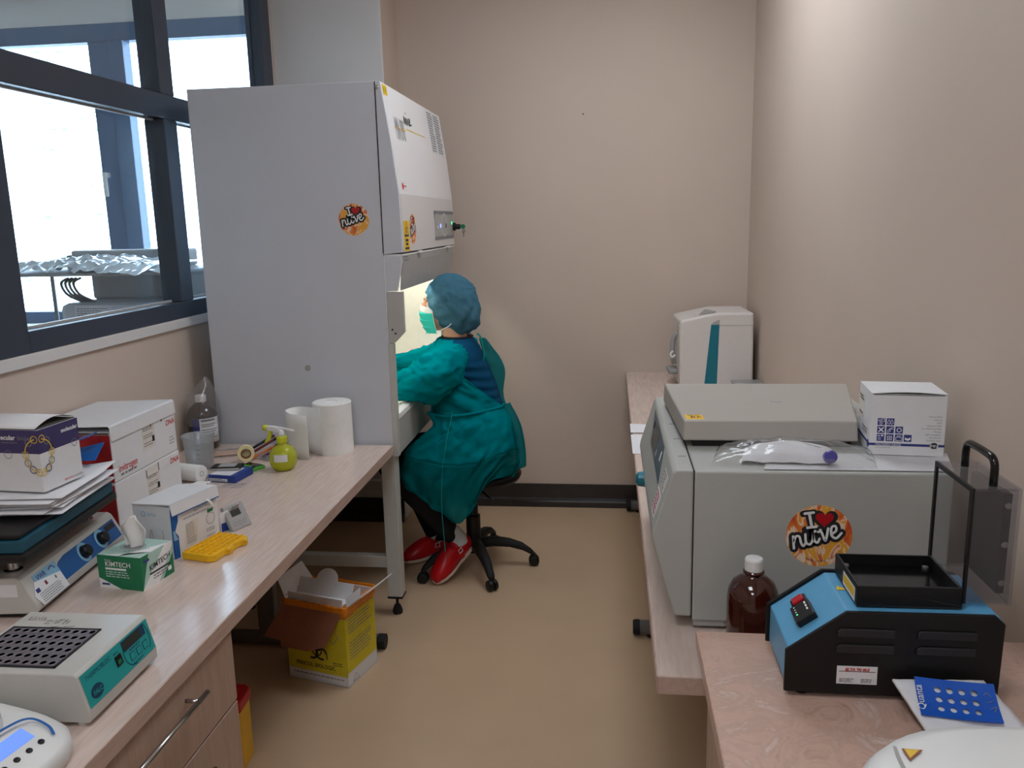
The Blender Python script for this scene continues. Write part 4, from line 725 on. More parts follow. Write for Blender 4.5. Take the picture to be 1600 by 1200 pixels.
q = Fa.rect(.575, .070, .645, .105, 'card_cream', 'data_label', 1); Fa.lines(.58, .64, [.075+.008*k for k in range(4)], .004, 'ink_grey', parent=q)
MB().lathe([(.020, 0), (.018, .018), (.010, .024), (0, .024)], (.088+cx0, 2.02+cy0, .975-RZ), 16, Matrix.Rotation(R(-90), 4, 'Y')).build('latch_knob', 'purifier_teal', C_, smooth=False)
lid = MB(); lid.add([(x+cx0, y+cy0, z-RZ) for x, y, z in ((.158, 1.775, CT+.016), (.525, 1.775, CT+.016), (.615, 2.20, CT+.010), (.142, 2.20, CT+.010), (.160, 1.782, CT+.060), (.523, 1.782, CT+.060), (.613, 2.195, CT+.060), (.144, 2.195, CT+.060))], [(0, 3, 2, 1), (4, 5, 6, 7), (0, 1, 5, 4), (1, 2, 6, 5), (2, 3, 7, 6), (3, 0, 4, 7)])
L_ = lid.build('lid', 'cent_lid', C_, .004); cb('lid_gasket', 'black', .18, .515, 1.79, 2.18, CT+.0005, CT+.017, 0)
q = Art((.167+cx0, 1.792+cy0, CT+.060-RZ), (1, 0, 0), (0, 1, 0), C_); pl = q.poly([(0, 0), (.038, 0), (.036, .042), (-.002, .042)], 'label_yellow', 'warning_label', 1); q.lines(.004, .032, [.032], .004, 'ink', parent=pl); q.many([(.010, .008, .014, .028), (.016, .010, .019, .028), (.024, .010, .027, .026), (.029, .012, .031, .028)], 'maroon', parent=pl)
MB().lathe([(.014, 0), (.014, .0006), (.011, .001), (0, .0004)], (.392+cx0, 1.98+cy0, CT+.060-RZ), 24).build('sight_port', 'timer_grey', L_)
for k in range(3): cb('fascia_mark', 'dark_seam', .142, .158, 1.70+.14*k, 1.7015+.14*k, CT+.0018, CT+.0024, 0)
cb('base_rail', 'timer_grey', .17, .66, CN+.004, CF-.01, RZ+.008, .808, .001); MB().lathe([(.005, 0), (.004, .003)], (.236+cx0, CN+.004+cy0, .80-RZ), 12, Matrix.Rotation(R(90), 4, 'X')).build('screw', 'chrome', C_)
for x in (.26, .60):
    for y in (1.66, 2.24): MB().lathe([(.020, 0), (.018, .012)], (x+cx0, y+cy0, 0), 14).build('rubber_foot', 'rubber', C_)
round_sticker(C_, (.410+cx0, CN+cy0, .996-RZ), (1, 0, 0), (0, 0, 1), .0635)
# things on the centrifuge
tag(MB().grid(lambda u, v: (.355*(u-.5)+.03*(v-.5), .115*(v-.5), .0012+.003*max(0, u-.9)*10*v), 10, 4).build('envelope', 'envelope', None, solid=.0012), 'pale grey envelope lying under the bag on the centrifuge', 'envelope').location = (.495, 1.672, CT+.001)
t = thing('tip_bag', 'clear plastic bag of white pads lying on the centrifuge', 'bag', (.358, 1.700, CT+.003), -4)
MB().grid(lambda u, v: (-.092+.175*u+.02*v, -.055+.11*v, .004+.028*(math.sin(math.pi*u)*math.sin(math.pi*v))**.5+.003*nz((u*6, v*5, 0))), 16, 12).build('white_pad', 'pad_white', t, smooth=True)
MB().grid(lambda u, v: (-.150+.315*u+.02*v, -.072+.135*v, .002+.036*(max(0, math.sin(math.pi*u))*max(0, math.sin(math.pi*v)))**.5+.007*nz((u*11, v*7, 2))*math.sin(math.pi*v)+.004*nz((u*23, v*17, 4))), 44, 26).build('bag_film', 'bag_plastic', t, smooth=True)
MB().lathe([(0, -.012), (.010, -.012), (.013, -.008), (.013, .010), (.010, .014), (0, .014)], (.080, -.048, .016), 20, Matrix.Rotation(R(70), 4, 'X')).build('tube_cap', 'purple_cap', t, smooth=False)
sx, sy, sz = .143, .130, .128
t = carton('filter_carton', 'white carton with blue icon squares on top of the centrifuge', (.609, 1.780, CT+.0035), -6, sx, sy, sz, 'card_white'); N_, R_, T_ = faces(t, sx, sy, sz); Lf = Art((-sx/2, sy/2, 0), (0, -1, 0), (0, 0, 1), t)
s_ = .0145
for row, nn in enumerate((4, 3, 2)):
    for k in range(nn):
        x, z = .014+.0172*k, .030+.0168*row; q = N_.rect(x, z, x+s_, z+s_, 'ink_blue', 'icon', 1); c = (x+s_/2, z+s_/2)
        if row == 2 and k == 0: [N_.ring(c[0]+dx, c[1]+dz, r_, .0009, 'ink_white', 'icon_drawing', 2, parent=q) for dx, dz, r_ in ((-.0035, .0025, .0022), (.003, .003, .003), (-.001, -.0035, .0022))]
        elif row == 2: [N_.strokes([[(c[0]+dx, c[1]+.005), (c[0]+dx+.0025, c[1]-.002), (c[0]+dx, c[1]-.0045), (c[0]+dx-.0025, c[1]-.002), (c[0]+dx, c[1]+.005)]], .0008, 'ink_white', 'icon_drawing', 2, parent=q) for dx in (-.003, .0025)]
        elif row == 1 and k == 0: N_.strokes([[(x+.003, z+.003), (x+s_-.003, z+s_-.003)], [(x+.003, z+s_-.003), (x+s_-.003, z+.003)]], .0022, 'ink_white', 'icon_drawing', 2, parent=q)
        elif row == 1 and k == 1: N_.strokes([[(x+.002, z+.002), (x+.008, z+.005), (x+.006, z+.009), (x+.0125, z+.0125)], [(x+.002, z+.005), (x+.007, z+.009), (x+.0125, z+.009)]], .001, 'ink_white', 'icon_drawing', 2, parent=q)
        elif row == 1: N_.ring(c[0], c[1], .0042, .0016, 'ink_white', 'icon_drawing', 2, seg=9, parent=q)
        elif k == 0: N_.many([(x+.002, z+.010, x+.006, z+.012), (x+.008, z+.010, x+.012, z+.013), (x+.002, z+.003, x+.008, z+.004), (x+.002, z+.006, x+.008, z+.007)], 'ink_white', 'icon_drawing', parent=q)
        elif k == 1: N_.many([(x+.0025+.0034*i, z+.0025+.0034*j, x+.0047+.0034*i, z+.0047+.0034*j) for i in range(3) for j in range(3)], 'ink_white', 'icon_drawing', parent=q)
        elif k == 2: N_.strokes([[(x+.002, z+.002), (x+.0125, z+.002), (x+.0125, z+.009), (x+.002, z+.009), (x+.002, z+.002)], [(x+.004, z+.0115), (x+.011, z+.0115)]], .0012, 'ink_white', 'icon_drawing', 2, parent=q, smooth=False)
        else: N_.poly([(c[0], z+.002), (x+.0125, z+.0045), (x+.0125, z+.009), (c[0], z+.0065), (x+.002, z+.009), (x+.002, z+.0045)], 'ink_white', 'icon_drawing', 2, q)
p = N_.rect(0, .0205, sx, .0255, 'ink_blue', 'blue_line'); N_.text('MACHEREY-NAGEL', .012, .0212, .0058, 'ink_white', 2, parent=p); N_.text('www.mn-net.com', .012, .0155, .004, 'ink_grey', 1)
p = N_.ellipse(sx-.020, .023, .0095, .0062, 'ink', 'emblem', 2); N_.ring(sx-.020, .023, .0075, .001, 'ink_white', 'emblem', 3, parent=p); N_.text('MN', sx-.0262, .0198, .0085, 'ink_white', 4, parent=p)
for k, s2 in enumerate(('Plasmid DNA', 'Clean-up', 'RNA', 'Genomic DNA', 'Viral RNA and DNA', 'Protein', 'High throughput', 'Accessories', 'Auxiliary tools')): N_.text(s2, sx-.008, .082-.0062*k, .0045, 'ink_grey', 1, align='RIGHT')
Lf.rect(0, .0205, sy, .0255, 'ink_blue', 'blue_line'); p = Lf.rect(.008, .062, .062, .112, 'card_cream', 'data_label'); Lf.lines(.014, .056, [.068, .098, .104], .003, 'ink', parent=p); Lf.lines(.05, .11, [.045, .038], .003, 'ink_grey'); Lf.ellipse(.118, .022, .008, .008, 'ink_blue', 'emblem', 2, 16)
T_.lines(.02, .05, [.03, .038], .004, 'ink'); T_.lines(.015, .075, [.07], .006, 'ink'); T_.lines(.09, .12, [.085, .095, .10], .003, 'ink_grey')
MB().grid(lambda u, v: (-sx/2+sx*u, -sy/2+sy*v, sz+.0012+.004*math.sin(math.pi*u)*(1-v)), 10, 3).build('lid_flap', 'card_white', t, solid=.001); N_.rect(.004, sz-.0016, sx-.006, sz-.0002, 'card_shadow', 'lid_gap', 1)
# dark red bottle between centrifuge and stone table
t = thing('amber_bottle', 'dark red-brown plastic bottle with white cap beside the stone table', 'bottle', (.271, 1.512, RZ))
MB().lathe([(.040, 0), (.047, .006), (.0485, .02), (.0485, .118), (.046, .136), (.038, .152), (.024, .162), (.0155, .165), (.0150, .170), (.020, .171), (.020, .174), (.0145, .175), (.0145, .18)], (0, 0, 0), 36).build('body', 'amber_glass', t, smooth=True)
MB().lathe([(.0168, .176), (.0172, .196), (.0155, .1995), (0, .200)], (0, 0, 0), 28).build('cap', 'cap_white', t)
# papers, water purifier and tray further back
for k, (y, lab) in enumerate(((3.06, 'white sheet at the bench front edge before the purifier'), (3.245, 'folded white sheet lying behind the other on the right bench'))):
    tag(MB().grid(lambda u, v: (-.035+.20*u, -.15+.27*v if k == 0 else -.04+.12*v, .001+.002*k+(.006*(1-u)*v if k else 0)), 6, 4).build('loose_paper', 'paper', None, solid=.0008), lab, 'paper', 'papers on the right bench').location = (.116, y, RZ)
t = thing('water_purifier', 'cream water purifier with teal stripe in the back corner', 'water purifier', (.515, 4.28, RZ), 2)
b = MB(); prof = [(-.175, .0), (.180, .0), (.182, .02), (.176, .372), (-.002, .372), (-.150, .342), (-.178, .335), (-.182, .28)]
b.prism(prof, 'y', -.165, .165); b.build('housing', 'purifier', t, .012, seg=3)
Pn = Art((-.175, -.165, 0), (1, 0, 0), (0, 0, 1), t, lift=.0012); Pn.poly([(.118, .0), (.180, .0), (.186, .315), (.146, .315)], 'purifier_teal', 'teal_stripe', 1); Pn.poly([(.146, .315), (.186, .315), (.186, .340), (.172, .334), (.155, .326)], 'timer_grey', 'stripe_cap', 1); Pn.rect(.184, .31, .352, .312, 'timer_grey', 'seam', 1)
Tn = Art((-.06, -.09, .3585), (.98, 0, .199), (0, 1, 0), t, lift=.001); Tn.poly([(-.02, -.02), (.05, -.055), (.062, -.03), (.03, .13)], 'grey_clear', 'display', 6); Tn.strokes([[(-.04, .04), (-.04, -.03), (-.01, -.05)]], .003, 'timer_grey', 'print', 6)
MB().tube(spline([(-.182, -.03, .26), (-.198, -.03, .22), (-.200, -.03, .15), (-.190, -.03, .10)]), .013, 12).build('dispenser', 'timer_grey', t, smooth=True); B('drip_tray', 'grey_clear', t, -.225, -.175, -.09, .04, .055, .080, .01); MB().tube(spline([(-.20, -.06, .17), (-.212, -.065, .155), (-.205, -.07, .14), (-.19, -.065, .15)]), .006, 8).build('outlet_spout', 'plastic_white', t, smooth=True)
for k in range(4): B('button', 'timer_grey', t, -.185, -.178, -.12, -.09, .255+.018*k, .265+.018*k, .001)
t = thing('clear_tray', 'small clear plastic tray beside the water purifier', 'tray', (.655, 4.02, RZ), 4)
b = MB(); b.prism([(-.055, 0), (.055, 0), (.068, .045), (.065, .045), (.053, .003), (-.053, .003), (-.065, .045), (-.068, .045)], 'y', -.05, .05); b.box(-.06, .06, -.05, -.047, .003, .045); b.box(-.06, .06, .047, .05, .003, .045); b.build('tray', 'clear_plastic', t); B('tray_lid', 'grey_clear', t, -.066, .066, -.05, .05, .046, .049, .001)
# ------------------------------------------------------------------ blue shaking mill on the stone table
D = thing('bead_mill', 'blue and black bench mill with open clear cover on the marble table', 'lab device', (.43, 1.295, SZ))
dx, dy = -.43, -1.295
pr = [(.276, .892), (.276, .957), (.362, 1.021), (.578, 1.023), (.586, 1.014), (.584, .892)]
def dp(n, m, poly, y0, y1, bv=.002): return MB().prism([(x+dx, z-SZ) for x, z in poly], 'y', y0+dy, y1+dy).build(n, m, D, bv)
side = dp('side_panel', 'device_black', [(.270, .889), (.270, .959), (.358, 1.0255), (.572, 1.0265), (.587, 1.012), (.585, .889)], 1.215, 1.221, .0015); dp('side_panel', 'device_black', [(.270, .889), (.270, .959), (.358, 1.0255), (.572, 1.0265), (.587, 1.012), (.585, .889)], 1.371, 1.377, .0015)
dp('hood', 'device_blue', pr, 1.221, 1.371, .002)
for x, z in ((.345, .993), (.345, .967), (.462, .993), (.462, .967)):
    dp('louvre', 'louvre', [(x, z-.008), (x+.085, z-.008), (x+.085, z+.006), (x+.006, z+.006), (x, z+.002)], 1.2115, 1.2152, .002)
for x in (.30, .56):
    for y in (1.235, 1.355): MB().lathe([(.010, 0), (.009, .0125)], (x+dx, y+dy, 0), 12).build('rubber_foot', 'rubber', D)
Nn = Art((.348+dx, 1.215+dy, .906-SZ), (1, 0, 0), (0, 0, 1), D); p = Nn.rect(0, 0, .060, .030, 'card_white', 'service_label'); Nn.text("ELTA '90 M.E", .012, .0225, .0065, 'ink_red', 2, parent=p, bold=.0003, shear=.2); Nn.rect(.003, .0208, .057, .0216, 'maroon', 'print', 2, p); Nn.lines(.004, .028, [.003, .0055, .008], .0013, 'ink_grey', parent=p); Nn.lines(.036, .056, [.003, .0055, .008], .0013, 'ink_grey', parent=p)
vs_ = Vector((.086, 0, .064)).normalized(); Fd = Art((.276+dx, 1.371+dy, .957-SZ), (0, -1, 0), vs_, D)
p = Fd.rect(.062, .030, .108, .062, 'black', 'switch_plate', 6)
M = Fd.n.to_track_quat('Z', 'Y').to_matrix().to_4x4()
def onpanel(n, m, x0, y0, x1, y1, h0, h1, par): 
    b = MB(); q = [Fd.o+Fd.u*x+Fd.v*y+Fd.n*h for h in (h0, h1) for x, y in ((x0, y0), (x1, y0), (x1, y1), (x0, y1))]; b.add(q, [(3, 2, 1, 0), (4, 5, 6, 7), (0, 1, 5, 4), (1, 2, 6, 5), (2, 3, 7, 6), (3, 0, 4, 7)]); return b.build(n, m, D if par is None else par, .002)
kb = onpanel('control_box', 'black', .066, .030, .116, .064, 0, .012, None); [Fd.rect(.072+.008*k, .036, .0745+.008*k, .0385, 'led_green' if k == 3 else 'ink_white', 'indicator_light', 31, kb) for k in range(4)]; Fd.many([(.072+.010*k, .055, .079+.010*k, .058) for k in range(3)], 'ink_white', layer=31, parent=kb)
rs = onpanel('rocker_switch', 'black', .036, .034, .064, .062, 0, .007, None); onpanel('rocker', 'sharps_red', .041, .038, .059, .058, .006, .012, rs)
Ta = Art((.365+dx, 1.30+dy, 1.0218-SZ), (1, 0, 0), (0, 1, 0), D); p = Ta.poly([(.0, .0), (.016, .002), (.004, .016)], 'label_yellow', 'warning_label', 1); Ta.text('!', .005, .003, .009, 'ink', 2, parent=p)
# rotor tray on top
tr = MB(); x0, x1, y0, y1, z0, z1 = .378, .532, 1.238, 1.366, 1.024, 1.058
tr.box(x0, x1, y0, y1, z0, z0+.004); tr.box(x0, x1, y0, y0+.004, z0+.004, z1); tr.box(x0, x1, y1-.004, y1, z0+.004, z1); tr.box(x0, x0+.004, y0+.004, y1-.004, z0+.004, z1); tr.box(x1-.004, x1, y0+.004, y1-.004, z0+.004, z1)
for i, v in enumerate(tr.v): tr.v[i] = (v[0]+dx, v[1]+dy, v[2]-SZ)
tr.build('shaker_tray', 'black', D, .001); B('tray_plate', 'black_gloss', D, x0+.006+dx, x1-.006+dx, y0+.006+dy, y1-.006+dy, z0+.012-SZ, z0+.016-SZ, 0)
for x, y in ((.392, 1.352), (.518, 1.352), (.392, 1.252), (.518, 1.252)): MB().lathe([(.005, 0), (.005, .004), (.002, .005)], (x+dx, y+dy, z0+.0162-SZ), 12).build('tray_screw', 'tube_grey', D)
p = Art((.3775+dx, 1.262+dy, 1.028-SZ), (0, -1, 0), (0, 0, 1), D).rect(-.05, 0, .015, .022, 'card_white', 'warning_label'); Art((.3775+dx, 1.262+dy, 1.028-SZ), (0, -1, 0), (0, 0, 1), D).rect(-.046, .006, .011, .020, 'label_yellow', 'print', 2, p)
# hinged clear cover standing open
cv = MB(); a0, a1, b0, b1, c0, c1 = .540, .606, 1.246, 1.392, 1.030, 1.214; th = .005
cv.box(a1-th, a1, b0, b1, c0, c1); cv.box(a0, a1-th, b0, b0+th, c0, c1); cv.box(a0, a1-th, b1-th, b1, c0, c1); cv.box(a0, a1-th, b0+th, b1-th, c1-th, c1); cv.box(a0, a1-th, b0+th, b1-th, c0, c0+th)
for i, v in enumerate(cv.v): cv.v[i] = (v[0]+dx, v[1]+dy, v[2]-SZ)
cov = cv.build('clear_cover', 'clear_cover', D)
rm = MB(); q = .007
rm.box(a0-.004, a0, b0, b0+q, c0, c1); rm.box(a0-.004, a0, b1-q, b1, c0, c1); rm.box(a0-.004, a0, b0+q, b1-q, c1-q, c1); rm.box(a0-.004, a0, b0+q, b1-q, c0, c0+q)
for i, v in enumerate(rm.v): rm.v[i] = (v[0]+dx, v[1]+dy, v[2]-SZ)
rm.build('cover_rim', 'black', cov)
B('pressure_plate', 'device_black', cov, .588+dx, .600+dx, b0+.014+dy, b1-.014+dy, c0+.012-SZ, c1-.012-SZ, .001)
for z in (c0+.03, (c0+c1)/2, c1-.03): MB().lathe([(.005, 0), (.005, .003), (.0025, .003)], (.594+dx, b0+.014+dy, z-SZ), 12, Matrix.Rotation(R(90), 4, 'X')).build('plate_screw', 'chrome', cov)
MB().tube(spline([(.574+dx, b0+.022+dy, c1-.002-SZ), (.574+dx, b0+.022+dy, c1+.026-SZ), (.574+dx, b0+.030+dy, c1+.038-SZ), (.574+dx, b0+.05+dy, c1+.041-SZ), (.574+dx, b1-.05+dy, c1+.041-SZ), (.574+dx, b1-.030+dy, c1+.038-SZ), (.574+dx, b1-.022+dy, c1+.026-SZ), (.574+dx, b1-.022+dy, c1-.002-SZ)], 6), .006, 12).build('handle', 'black_gloss', cov, smooth=True)
B('hinge', 'device_black', D, .532+dx, .548+dx, 1.27+dy, 1.36+dy, 1.024-SZ, 1.034-SZ, .001)
# white pad with blue perforated card
t = thing('wipe_pad', 'folded white wipe leaning against the bench mill', 'wipe', (.50, 1.13, SZ))
def slab(corners, th, n=14, wob=.0):
    a, b, c, d = [Vector(q) for q in corners]
    return MB().grid(lambda u, v: tuple((a.lerp(b, u)).lerp(d.lerp(c, u), v)+Vector((0, 0, wob*nz((u*5, v*6, 1))+th))), n, n)
slab([(-.074, .072, .040), (.056, .072, .044), (.096, .000, .004), (-.048, -.012, .004)], .003, wob=.002).build('cloth', 'pad_white', t, solid=.005, smooth=True); slab([(-.048, -.012, .0045), (.096, .0, .0045), (.104, -.09, .004), (-.036, -.10, .004)], .003, wob=.001).build('lower_fold', 'pad_white', t, solid=.005, smooth=True)
t = thing('perforated_card', 'curved blue card with rows of holes on the white wipe', 'card', (.506, 1.166, SZ+.0335), -7); t.rotation_euler.x = R(27)
# sheet with real holes
cd = MB(); nx, ny = 26, 20; cw, ch = .108, .062
hol = [(-.024+.0165*i, .015-.0155*j, .0048) for j in range(3) for i in range(4)]
def cz(x, y): return .004*(2*y/ch)**2+.002*(2*x/cw)**2
def add_card():
    bm = bmesh.new(); segs = 16
    xs = [-cw/2, -.0325]+[-.0325+.0165*(i+1) for i in range(4)]+[cw/2]; ys = [-ch/2, -.0238]+[-.0238+.0155*(j+1) for j in range(3)]+[ch/2]
    for i in range(len(xs)-1):
        for j in range(len(ys)-1):
            X0, X1, Y0_, Y1_ = xs[i], xs[i+1], ys[j], ys[j+1]
            if 1 <= i <= 4 and 1 <= j <= 3:
                mx, my = (X0+X1)/2, (Y0_+Y1_)/2; hx_, hy_ = (X1-X0)/2, (Y1_-Y0_)/2
                out, inn = [], []
                for k in range(segs):
                    a_ = 2*math.pi*(k+.5)/segs; c_, s_ = math.cos(a_), math.sin(a_); q_ = max(abs(c_), abs(s_)); px, py = mx+c_/q_*hx_, my+s_/q_*hy_
                    # push to exact corners
                    out.append((px, py)); inn.append((mx+.0048*c_, my+.0048*s_))
                n0 = len(cd.v); cd.v += [(x, y, cz(x, y)) for x, y in out]+[(x, y, cz(x, y)) for x, y in inn]
                cd.f += [(n0+k, n0+(k+1) % segs, n0+segs+(k+1) % segs, n0+segs+k) for k in range(segs)]
                for sx_, sy_ in ((1, 1), (-1, 1), (-1, -1), (1, -1)):
                    ks = [k for k in range(segs) if (out[k][0]-mx)*sx_ > 0 and (out[k][1]-my)*sy_ > 0]
                    m1 = max(ks, key=lambda k: (out[k][1]-my)*sy_ if abs(abs(out[k][0]-mx)-hx_) < 1e-9 else -1); m2 = max(ks, key=lambda k: (out[k][0]-mx)*sx_ if abs(abs(out[k][1]-my)-hy_) < 1e-9 else -1)
                    n1 = len(cd.v); cd.v.append((mx+sx_*hx_, my+sy_*hy_, cz(mx+sx_*hx_, my+sy_*hy_))); cd.f.append((n0+m1, n0+m2, n1))
            else:
                n0 = len(cd.v); kx = 2; P_ = [(X0, Y0_), (X1, Y0_), (X1, Y1_), (X0, Y1_)]; cd.v += [(x, y, cz(x, y)) for x, y in P_]; cd.f.append((n0, n0+1, n0+2, n0+3))
    bm.free()
add_card(); cd.build('card', 'gel_blue', t, solid=.0022)
a = Art((0, 0, .0045), (1, 0, 0), (0, 1, 0), t); a.text('Quanta', -.046, -.022, .015, 'ink_white', 1, rot=90, sx=.9); a.strokes([[(.037, .012), (.042, .016), (.046, .010)], [(.040, .0), (.048, .004)], [(.042, -.010), (.050, -.006), (.046, -.014)]], .001, 'ink_grey', 'handwriting', 1)
# white rounded device in the near corner
t = thing('thermal_device', 'large white rounded device with orange triangle in the near right corner', 'lab device', (.475, .735, SZ))
b = MB(); prof = [(.95, 0), (1, .006), (1, .105), (.985, .122), (.94, .136), (.86, .143), (.5, .147)]; vs = []; n = 56
for s_, z in prof: vs += [(x*s_, y*s_, z) for x, y in sup(.225, .225, 2.5)]
b.add(vs, [(i*n+k, i*n+(k+1) % n, (i+1)*n+(k+1) % n, (i+1)*n+k) for i in range(len(prof)-1) for k in range(n)]+[tuple(range(n-1, -1, -1)), tuple(range((len(prof)-1)*n, len(prof)*n))])
b.build('body', 'plastic_white', t, smooth=True)
a = Art((0, 0, .1455), (1, 0, 0), (0, 1, 0), t); a.strokes([[(-.155, .145), (-.157, .10), (-.150, .0)]], .004, 'timer_grey', 'lid_seam', 3); p = a.poly([(-.148, .144), (-.126, .143), (-.146, .123)], 'card_brown', 'warning_label', 2); a.poly([(-.1455, .1428), (-.130, .142), (-.1445, .1268)], 'ink_yellow', 'print', 3, p); a.rect(-.20, .07, -.18, .10, 'sky_print', 'display', 2)
# ------------------------------------------------------------------ stool
t = thing('office_stool', 'black swivel chair with five castored legs under the person', 'chair', (-.645, 3.67, 0))
MB().lathe([(0, .435), (.16, .435), (.205, .445), (.215, .465), (.205, .488), (.17, .498), (0, .494)], (.02, 0, 0), 36, sx=1, sy=1).build('seat', 'black', t, smooth=True)
MB().lathe([(.10, .425), (.10, .436)], (0, 0, 0), 20).build('seat_plate', 'black', t); MB().lathe([(.032, .10), (.034, .12), (.034, .26), (.024, .265), (.024, .425)], (0, 0, 0), 20).build('gas_column', 'black', t)
MB().lathe([(.048, .085), (.052, .10), (.046, .135), (.036, .15)], (0, 0, 0), 20).build('hub', 'rubber', t)
MB().tube([(.02, -.02, .42), (.10, -.17, .41), (.13, -.20, .405)], .006, 8).build('height_lever', 'black', t, smooth=True)
for k in range(5):
    a_ = R(-65+72*k); d = Vector((math.cos(a_), math.sin(a_), 0)); s_ = Vector((-d.y, d.x, 0)); b = MB(); vs = []
    sec = [(.03, .125, .032, .022), (.10, .128, .028, .021), (.17, .118, .024, .018), (.23, .098, .021, .016), (.272, .070, .018, .012), (.285, .058, .013, .010)]
    for r_, z, w_, h_ in sec: vs += [d*r_+s_*(w_*cx_)+Vector((0, 0, z+h_*cz_)) for cx_, cz_ in ((-1, -.6), (-.7, -1), (.7, -1), (1, -.6), (.85, .5), (.4, 1), (-.4, 1), (-.85, .5))]
    b.add(vs, [(i*8+j, i*8+(j+1) % 8, (i+1)*8+(j+1) % 8, (i+1)*8+j) for i in range(5) for j in range(8)]+[tuple(range(7, -1, -1)), tuple(range(40, 48))]); b.build('leg', 'rubber', t, smooth=True)
    wd = R(40+57*k); ax = Vector((math.cos(wd), math.sin(wd), 0)); M = ax.to_track_quat('Z', 'Y').to_matrix().to_4x4(); cs = MB(); c = d*.285+Vector((0, 0, .0255))
    for sg in (-1, 1): cs.lathe([(0, .004*sg), (.025, .004*sg), (.0255, .008*sg), (.024, .020*sg), (.016, .023*sg), (0, .023*sg)], c, 20, M)
    cs.tube([d*.285+Vector((0, 0, .03)), d*.285+Vector((0, 0, .062))], .009, 8); cs.build('caster', 'black', t, smooth=False)
# ------------------------------------------------------------------ person seated at the cabinet
base = Vector((-.65, 3.67, 0)); P = thing('person', 'person in teal gown, hair cap and mask working at the safety cabinet', 'person', base)
def own(o, par=None):
    o.parent = par or P; o.matrix_parent_inverse = Matrix.Identity(4) if par else Matrix.Translation(-base); return o
I3 = Matrix.Identity(3); RY = lambda d: Matrix.Rotation(R(d), 3, 'Y')
caps = [((-.69, 3.67, 1.06), .060, (-.715, 3.66, 1.20), .050), ((-.60, 3.67, .62), .12, (-.615, 3.67, .75), .105), ((-.615, 3.67, .75), .105, (-.665, 3.67, .96), .108), ((-.665, 3.67, .96), .108, (-.685, 3.67, 1.03), .09),
        ((-.685, 3.57, 1.015), .045, (-.685, 3.77, 1.015), .045), ((-.60, 3.60, .60), .095, (-.60, 3.74, .60), .095), ((-.665, 3.60, .92), .085, (-.665, 3.74, .92), .085)]
def arm(sh, el, wr): return [(sh, .044, el, .038), (el, .040, wr, .026)]
LS, LE, LW = (-.705, 3.53, .995), (-.865, 3.435, .925), (-1.06, 3.50, .915)
RS, RE, RW = (-.705, 3.81, .995), (-.90, 3.90, .95), (-1.07, 3.80, .965)
caps += arm(LS, LE, LW)+arm(RS, RE, RW)
def hand(w, side, inf=0, drop=-.012):
    """palm, four bent fingers of unequal length, thumb from the side of the palm"""
    w = Vector(w); out = [(w+Vector((.01, 0, 0)), .024+inf, w+Vector((-.03, 0, -.004)), .021+inf)]
    for k in range(4): out.append((w+Vector((-.025, (k-1.5)*.016, -.004)), .014+inf, w+Vector((-.080, (k-1.5)*.020, -.008)), .012+inf))
    L_ = (.066, .078, .072, .056)
    for k in range(4):
        y = (k-1.5)*.0215*side; b0 = w+Vector((-.082, y, -.008)); l = L_[k]
        b1 = b0+Vector((-.45*l, .002*(k-1.5)*side, -.10*l)); b2 = b1+Vector((-.28*l, 0, -.28*l)); b3 = b2+Vector((-.08*l, 0, -.24*l))
        out += [(b0, .0092+inf, b1, .0088+inf), (b1, .0088+inf, b2, .008+inf), (b2, .008+inf, b3, .0072+inf)]
    t0 = w+Vector((-.030, -.026*side, -.006)); t1 = t0+Vector((-.024, -.020*side, -.010)); t2 = t1+Vector((-.028, -.004*side, -.012)); t3 = t2+Vector((-.018, .006*side, -.010))
    return out+[(t0, .014+inf, t1, .0105+inf), (t1, .0105+inf, t2, .0095+inf), (t2, .0095+inf, t3, .008+inf)]
caps += hand(LW, 1)+hand(RW, -1)
LH, LK, LA = (-.60, 3.575, .590), (-.99, 3.535, .545), (-.735, 3.60, .185)
RH, RK, RA = (-.60, 3.765, .590), (-1.01, 3.79, .545), (-.87, 3.80, .125)
def leg(h, k, a, f=0): return [(h, .088+f, k, .058+f), (k, .060+f, tuple(Vector(k).lerp(Vector(a), .35)), .058+f), (tuple(Vector(k).lerp(Vector(a), .35)), .058+f, a, .036+f)]
LT, RT = (-.785, 3.475, .045), (-.985, 3.70, .040)
caps += leg(LH, LK, LA)+leg(RH, RK, RA)+[(LA, .034, (-.70, 3.60, .135), .032), ((-.715, 3.585, .13), .030, LT, .026), (RA, .034, (-.845, 3.80, .055), .030), ((-.86, 3.79, .055), .032, RT, .024)]
ells = [((-.716, 3.66, 1.280), (.097, .074, .102), RY(0)), ((-.755, 3.66, 1.232), (.074, .060, .090), RY(12)), ((-.790, 3.66, 1.165), (.028, .028, .026), I3), ((-.815, 3.66, 1.290), (.016, .045, .030), RY(10)),
        ((-.700, 3.586, 1.25), (.020, .010, .030), RY(8)), ((-.700, 3.734, 1.25), (.020, .010, .030), RY(8)), ((-.790, 3.622, 1.238), (.024, .020, .026), I3), ((-.790, 3.698, 1.238), (.024, .020, .026), I3)]
caps += [((-.822, 3.66, 1.283), .010, (-.846, 3.66, 1.236), .013), ((-.832, 3.648, 1.230), .008, (-.832, 3.672, 1.230), .008)]
own(blob('body', caps, ells, 'skin', None, .0055, 5))
